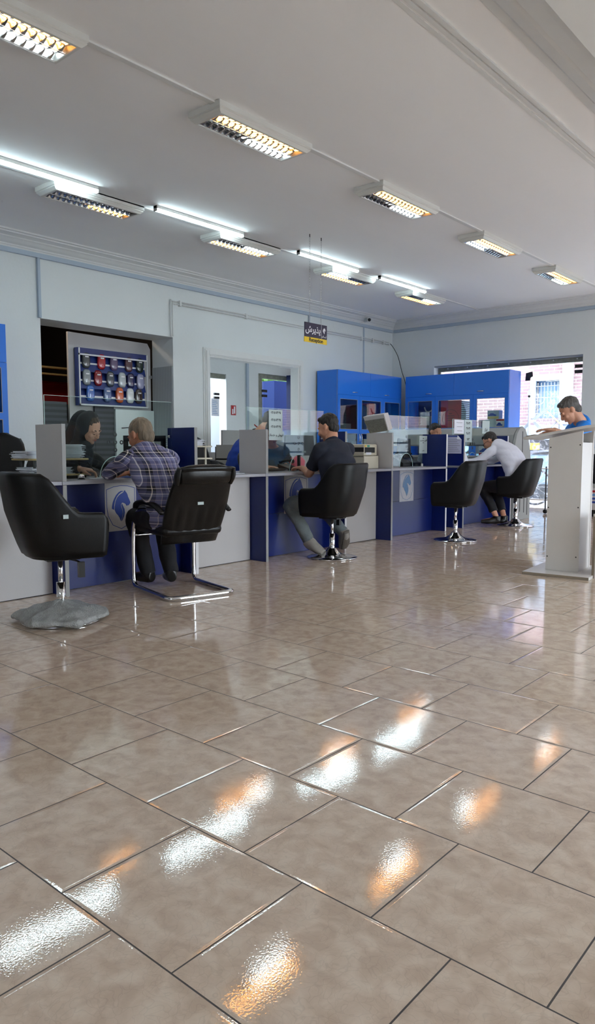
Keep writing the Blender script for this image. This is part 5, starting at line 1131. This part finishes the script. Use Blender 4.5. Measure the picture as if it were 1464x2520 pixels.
    if 'knL' in J:
        p = MB(); p.tube([T[1] * .35 + T[0] * .65, T[0], T[0] - V((0, 0, .05))], [(.158 * q, .125 * q), (.168 * q, .135 * q), (.15 * q, .11 * q)], side=side, n=20)
        for S in 'LR':
            kn, an = V(J['kn' + S]), V(J['an' + S]); hp = V(J['pelvis']) + side * (.09 if S == 'R' else -.09) + V((0, 0, -.01)); fr_ = opt.get('cuff', .93)
            p.tube([hp, mid(hp, kn), kn, mid(kn, an, .4), mid(kn, an, fr_)], [.105, .09, .072, .066, .058], n=16, sub=6)
        remesh(p, 'trousers', M['bottom'], t, .010, 3, disp=(.010, (12, 12, 14)))
        for S in 'LR':
            an, to = V(J['an' + S]), V(J['to' + S]); d = (to - an); heel = an - d.normalized() * .045 + V((0, 0, -.01))
            up_ = V(J.get('sole' + S, (0, 0, 1))); sd = d.cross(up_).normalized(); dn = -up_
            z = lambda pnt, off: pnt + up_ * off
            base = .045
            k = MB(); k.tube([heel + dn * .02, mid(heel, to, .25) + dn * .012, mid(heel, to, .6) + dn * .016, to + dn * .006], [(x_ * opt.get('shoe', 1), y_ * opt.get('shoe', 1)) for x_, y_ in [(.036, .042), (.042, .052), (.048, .038), (.038, .024)]], side=sd, n=16, sub=5)
            k.tube([an + up_ * .03, an + dn * .02], [.050, .046], side=sd, n=14)
            sho = remesh(k, 'shoe', M['shoe'], t, .006, 3)
            if M.get('sole'):
                k = MB(); k.tube([heel + dn * .050 - d.normalized() * .005, mid(heel, to, .3) + dn * .055, mid(heel, to, .7) + dn * .052, to + dn * .030 + d.normalized() * .01], [(.036, .012), (.040, .013), (.049, .013), (.038, .010)], side=sd, n=14); remesh(k, 'sole', M['sole'], sho, .006, 2)
    return t
D = lambda a, el=0: (cos(radians(a)) * cos(radians(el)), sin(radians(a)) * cos(radians(el)), sin(radians(el)))
# 1 man in plaid shirt
person('person', 'person with greying hair and blue plaid shirt leaning on the first booth', dict(
    pelvis=(-4.10, 3.37, .56), waist=(-4.11, 3.33, .70), chest=(-4.19, 3.29, .87), upper=(-4.27, 3.27, 1.00), neck=(-4.31, 3.28, 1.05), head=(-4.37, 3.30, 1.135), face=D(186, -26), up=(-.3, 0, 1),
    shL=(-4.31, 3.13, .965), shR=(-4.20, 3.44, .965), elL=(-4.52, 3.13, .862), wrL=(-4.74, 3.27, .850), elR=(-4.47, 3.55, .868), wrR=(-4.72, 3.45, .850), handL=(D(150), (0, 0, -1), -1, .5), handR=(D(205), (0, 0, -1), 1, .5),
    knL=(-4.52, 3.35, .52), anL=(-4.45, 3.41, .095), toL=(-4.61, 3.40, .065), knR=(-4.50, 3.58, .52), anR=(-4.33, 3.53, .095), toR=(-4.47, 3.60, .065)),
    dict(skin=skin3_m, hair=hairg_m, top=plaid_m, bottom=trous_m, shoe=shoe_m), dict(style='thin', fat=1.02, sleeve_mat=plaids_m, collar=True, hs=1.0, cuff=1.0))
# 2 man in navy polo
person('person', 'person in navy polo shirt and grey jeans seated on the second tub chair', dict(
    pelvis=(-4.22, 5.42, .56), waist=(-4.18, 5.42, .72), chest=(-4.20, 5.42, .90), upper=(-4.25, 5.43, 1.05), neck=(-4.28, 5.44, 1.12), head=(-4.34, 5.46, 1.235), face=D(193, -22), up=(-.25, 0, 1),
    shL=(-4.27, 5.25, 1.03), shR=(-4.22, 5.62, 1.03), elL=(-4.46, 5.33, .80), wrL=(-4.72, 5.52, .85), elR=(-4.34, 5.67, .80), wrR=(-4.64, 5.60, .85), handL=(D(170), (0, 0, -1), -1, .5), handR=(D(190), (0, 0, -1), 1, .5),
    knL=(-4.62, 5.24, .50), anL=(-4.47, 5.33, .16), toL=(-4.31, 5.36, .055), knR=(-4.60, 5.70, .44), anR=(-4.35, 5.72, .21), toR=(-4.41, 5.79, .055), soleR=(-1, .35, .15), soleL=(-.45, -.1, .9)),
    dict(skin=skin_m, hair=hairb_m, top=navyc_m, bottom=jean_m, shoe=sneak_m, sole=sole_m), dict(style='short', sleeve='short', collar=True, cuff=1.0, hs=.99, fat=1.1, shoe=1.22))
# 3 man in white shirt
person('person', 'person with black hair and glasses in a white shirt bent over the farthest booth', dict(
    pelvis=(-4.12, 9.22, .58), waist=(-4.13, 9.22, .72), chest=(-4.24, 9.27, .92), upper=(-4.42, 9.31, 1.06), neck=(-4.50, 9.33, 1.08), head=(-4.60, 9.38, 1.13), face=D(196, -38), up=(-.6, 0, 1),
    shL=(-4.45, 9.13, 1.00), shR=(-4.37, 9.51, 1.00), elL=(-4.62, 9.06, .865), wrL=(-4.80, 8.97, .85), elR=(-4.66, 9.58, .865), wrR=(-4.85, 9.42, .85), handL=(D(188), (0, 0, -1), -1, .5), handR=(D(195), (0, 0, -1), 1, .5),
    knL=(-4.56, 9.13, .50), anL=(-4.36, 9.14, .10), toL=(-4.53, 9.02, .06), knR=(-4.52, 9.40, .50), anR=(-4.30, 9.24, .10), toR=(-4.36, 9.20, .06)),
    dict(skin=skin_m, hair=hairb_m, top=whitec_m, bottom=trous_m, shoe=shoe_m), dict(style='short', collar=True, cuff=.78, fat=1.05))
P3 = bpy.data.objects['person.002']
gR = frame(D(196, -38), (-.6, 0, 1)); gl_ = loc_mb((-4.60, 9.38, 1.13), gR)
for q in (-1, 1):
    gl_.tube([(.102, q * .034 + .023 * cos(a), .002 + .017 * sin(a)) for a in [2 * pi * k / 16 for k in range(16)]], .002, n=6, closed=True, smooth=False); gl_.tube([(.10, q * .057, .006), (.05, q * .074, .008), (-.01, q * .080, .006)], .002, n=6)
gl_.cyl((.103, -.011, .004), (.103, .011, .004), .002, 6); gl_.build('glasses', blackp_m, P3, smooth=True)
# 4 man in blue t-shirt behind the stand
person('person', 'person with grey hair in a bright blue t-shirt leaning on the writing stand', dict(
    pelvis=(-2.80, 7.55, .93), waist=(-2.75, 7.46, 1.04), chest=(-2.67, 7.34, 1.15), upper=(-2.59, 7.21, 1.265), neck=(-2.585, 7.14, 1.315), head=(-2.65, 7.08, 1.402), face=D(212, -38), up=(-.45, -.25, 1),
    shL=(-2.50, 7.06, 1.24), shR=(-2.65, 7.36, 1.24), elL=(-2.47, 6.74, 1.12), wrL=(-2.55, 6.44, 1.205), elR=(-2.74, 7.02, 1.10), wrR=(-2.66, 6.60, 1.18), handL=(D(215, 5), (0, 0, -1), -1, .4), handR=(D(262, -2), (0, 0, -1), 1, .4),
    knL=(-2.74, 7.50, .50), anL=(-2.74, 7.62, .09), toL=(-2.82, 7.47, .06), knR=(-2.90, 7.60, .50), anR=(-2.90, 7.70, .09), toR=(-2.98, 7.55, .06)),
    dict(skin=skin_m, hair=hairs_m, top=bluec2_m, bottom=trous_m, shoe=shoe_m, brow=brow_m), dict(style='short', sleeve='short', topname='t_shirt', hs=.98))
# 5 woman
person('person', 'person in a charcoal headscarf and black coat writing behind the first glass screen', dict(
    pelvis=(-5.60, 3.36, .56), waist=(-5.56, 3.36, .70), chest=(-5.44, 3.36, .87), upper=(-5.32, 3.37, .98), neck=(-5.27, 3.385, 1.06), head=(-5.19, 3.41, 1.20), face=D(18, -30), up=(.3, 0, 1),
    shL=(-5.40, 3.56, .96), shR=(-5.28, 3.20, .96), elL=(-5.30, 3.70, .85), wrL=(-5.10, 3.50, .85), elR=(-5.17, 3.06, .88), wrR=(-4.96, 3.17, .885), handR=(D(52, -6), (-.1, 0, -1), -1, .85), handL=(D(-20), (0, 0, -1), 1, .5),
    knL=(-5.35, 3.50, .50), anL=(-5.40, 3.50, .10), toL=(-5.35, 3.50, .06), knR=(-5.35, 3.20, .50), anR=(-5.40, 3.20, .10), toR=(-5.35, 3.20, .06)),
    dict(skin=skin2_m, hair=hairw_m, top=blackc_m, bottom=trous_m, shoe=shoe_m, brow=brow_m), dict(style='combed', female=True, topname='coat', hs=.95, vox=.0045))
PW = bpy.data.objects['person.004']; R = frame(D(18, -30), (.3, 0, 1)); hc = V((-5.19, 3.41, 1.20))
h = loc_mb(hc, R); 
h.sph((-.034, 0, .026), (.090, .098, .117), 24, 16); h.sph((-.040, 0, -.05), (.075, .085, .075), 20, 12)
h.M = Matrix.Identity(4)
h.tube([hc + R @ V((-.03, 0, -.06)), hc + R @ V((-.030, 0, -.12)), V((-5.30, 3.38, 1.0)), V((-5.36, 3.37, .93))], [(.080, .070), (.075, .075), (.14, .10), (.18, .12)], side=(.35, -1, 0), n=20)
h.tube([hc + R @ V((-.05, 0, .08)), hc + R @ V((-.115, .0, .04)), hc + R @ V((-.13, -.01, -.05)), V((-5.40, 3.35, 1.02))], [(.05, .045), (.06, .04), (.07, .04), (.10, .05)], n=16)
# chin cover
h.sph(hc + R @ V((.028, 0, -.125)), (.055, .06, .045), 16, 10)
remesh(h, 'headscarf', hood_m, PW, .006, 5, disp=(.006, (14, 14, 10)))
MB().tube([(-4.885, 3.285, .819), (-4.895, 3.25, .87), (-4.91, 3.20, .94)], .0035, n=6).build('pen', blackp_m); p_ = bpy.data.objects['pen']; tag(p_, 'thin pen held in the woman\'s fingers', 'pen')
# 6 grey-jacketed clerk
person('person', 'person in a grey jacket sitting behind the phone number notice', dict(
    pelvis=(-5.52, 5.90, .56), waist=(-5.50, 5.86, .70), chest=(-5.42, 5.80, .87), upper=(-5.36, 5.75, 1.02), neck=(-5.33, 5.73, 1.08), head=(-5.27, 5.69, 1.20), face=D(-20, -30), up=(.2, 0, 1),
    shL=(-5.33, 5.92, 1.0), shR=(-5.42, 5.57, 1.0), elL=(-5.34, 5.98, .86), wrL=(-5.18, 5.80, .86), elR=(-5.35, 5.45, .84), wrR=(-5.12, 5.45, .85), handR=(D(10), (0, 0, -1), -1, .5), handL=(D(-20), (0, 0, -1), 1, .5)),
    dict(skin=skin_m, hair=hairb_m, top=greyj_m, brow=brow_m), dict(style='short', topname='jacket', vox=.008))
# 7 clerk in blue overall
person('person', 'person in a blue overall bending forward behind the second white divider', dict(
    pelvis=(-6.32, 6.22, .56), waist=(-6.32, 6.20, .74), chest=(-6.30, 6.24, .95), upper=(-6.25, 6.34, 1.14), neck=(-6.22, 6.43, 1.21), head=(-6.18, 6.62, 1.36), face=D(60, -40), up=(0, .5, 1),
    shL=(-6.42, 6.38, 1.10), shR=(-6.08, 6.26, 1.10), elL=(-6.44, 6.55, .92), wrL=(-6.40, 6.75, .92), elR=(-6.0, 6.38, .90), wrR=(-6.05, 6.60, .90),
    knL=(-6.38, 6.62, .50), anL=(-6.38, 6.60, .10), toL=(-6.35, 6.75, .06), knR=(-6.20, 6.62, .50), anR=(-6.20, 6.60, .10), toR=(-6.18, 6.75, .06)),
    dict(skin=skin_m, hair=hairb_m, top=overall_m, bottom=overall_m, shoe=shoe_m), dict(style='short', topname='jacket', vox=.008, fat=1.05))
# 8 clerk behind third booth
person('person', 'person with short black hair mostly hidden behind the blue divider of the third booth', dict(
    pelvis=(-5.66, 9.35, .56), waist=(-5.62, 9.35, .70), chest=(-5.54, 9.34, .90), upper=(-5.48, 9.33, 1.07), neck=(-5.46, 9.33, 1.13), head=(-5.43, 9.32, 1.265), face=D(-10, -15), up=(.2, 0, 1),
    shL=(-5.47, 9.52, 1.05), shR=(-5.50, 9.13, 1.05), elL=(-5.38, 9.55, .86), wrL=(-5.2, 9.45, .86), elR=(-5.42, 9.08, .86), wrR=(-5.22, 9.15, .86)),
    dict(skin=skin_m, hair=hairb_m, top=greyj_m), dict(style='short', topname='jacket', vox=.008))
staff_chair('black office chair under the clerk in the blue overall', -6.33, 6.15, 80, .9)
staff_chair('black office chair under the clerk behind the third booth', -5.72, 9.36, 0, 1.0)

# ================================================================= LIGHT, CAMERA
w = bpy.data.worlds.new('sky'); bpy.context.scene.world = w; w.use_nodes = True; nt = w.node_tree; nt.nodes.clear()
out = nt.nodes.new('ShaderNodeOutputWorld'); bg = nt.nodes.new('ShaderNodeBackground'); sk = nt.nodes.new('ShaderNodeTexSky'); sk.sky_type = 'HOSEK_WILKIE'
sk.sun_direction = V((.35, .45, 1.0)).normalized(); sk.turbidity = 3
bg.inputs[0].default_value = (.86, .93, 1.0, 1); bg.inputs[1].default_value = 5.2
nt.links.new(bg.outputs[0], out.inputs[0])
sl_ = bpy.data.lights.new('sun', 'SUN'); sl_.energy = 1.0; sl_.angle = .01; sl_.color = (1, .96, .9); so = bpy.data.objects.new('sun', sl_); COL.objects.link(so)
so.rotation_euler = V((.75, -.55, 1.3)).to_track_quat('Z', 'Y').to_euler()
gl = bpy.data.lights.new('garage_fill', 'POINT'); gl.energy = 14; gl.color = (1, .8, .6); gl.shadow_soft_size = .08; go = bpy.data.objects.new('garage_fill', gl); go.location = (-9.0, 4.2, 2.9); COL.objects.link(go)  # added fill light that lifts the red van out of the dark
w6 = struct(thing('fill_window', None, None, (-.5, -3.1, 1.95))); bx('pane', wglass_m, (-1.99, .99, -3.1, -3.09, 1.96, 2.49), w6)  # unseen opening behind the camera, added as weak front light for the dividers
for x in (-2.0, -.5, .95): bx('mullion', grey_m, (x, x + .045, -3.12, -3.06, 1.951, 2.499), w6)
cd = bpy.data.cameras.new('camera'); co = bpy.data.objects.new('camera', cd); COL.objects.link(co)
cd.sensor_fit = 'HORIZONTAL'; cd.sensor_width = 36; cd.lens = 1794.0 / 1464 * 36; cd.clip_start = .05; cd.clip_end = 200
yaw = radians(40.8616); pit = radians(5.0648)
fwd = V((-sin(yaw) * cos(pit), cos(yaw) * cos(pit), -sin(pit))); co.location = (0, 0, 1.05); co.rotation_euler = fwd.to_track_quat('-Z', 'Y').to_euler()
sc = bpy.context.scene; sc.camera = co
sc.view_settings.view_transform = 'Standard'; sc.view_settings.look = 'None'; sc.view_settings.gamma = 1; sc.view_settings.use_curve_mapping = False; sc.view_settings.exposure = 1.45
sc.cycles.use_denoising = True; sc.cycles.max_bounces = 9; sc.cycles.diffuse_bounces = 5; sc.cycles.glossy_bounces = 5; sc.cycles.transparent_max_bounces = 16; sc.cycles.sample_clamp_indirect = 6; sc.cycles.caustics_reflective = False; sc.cycles.caustics_refractive = False
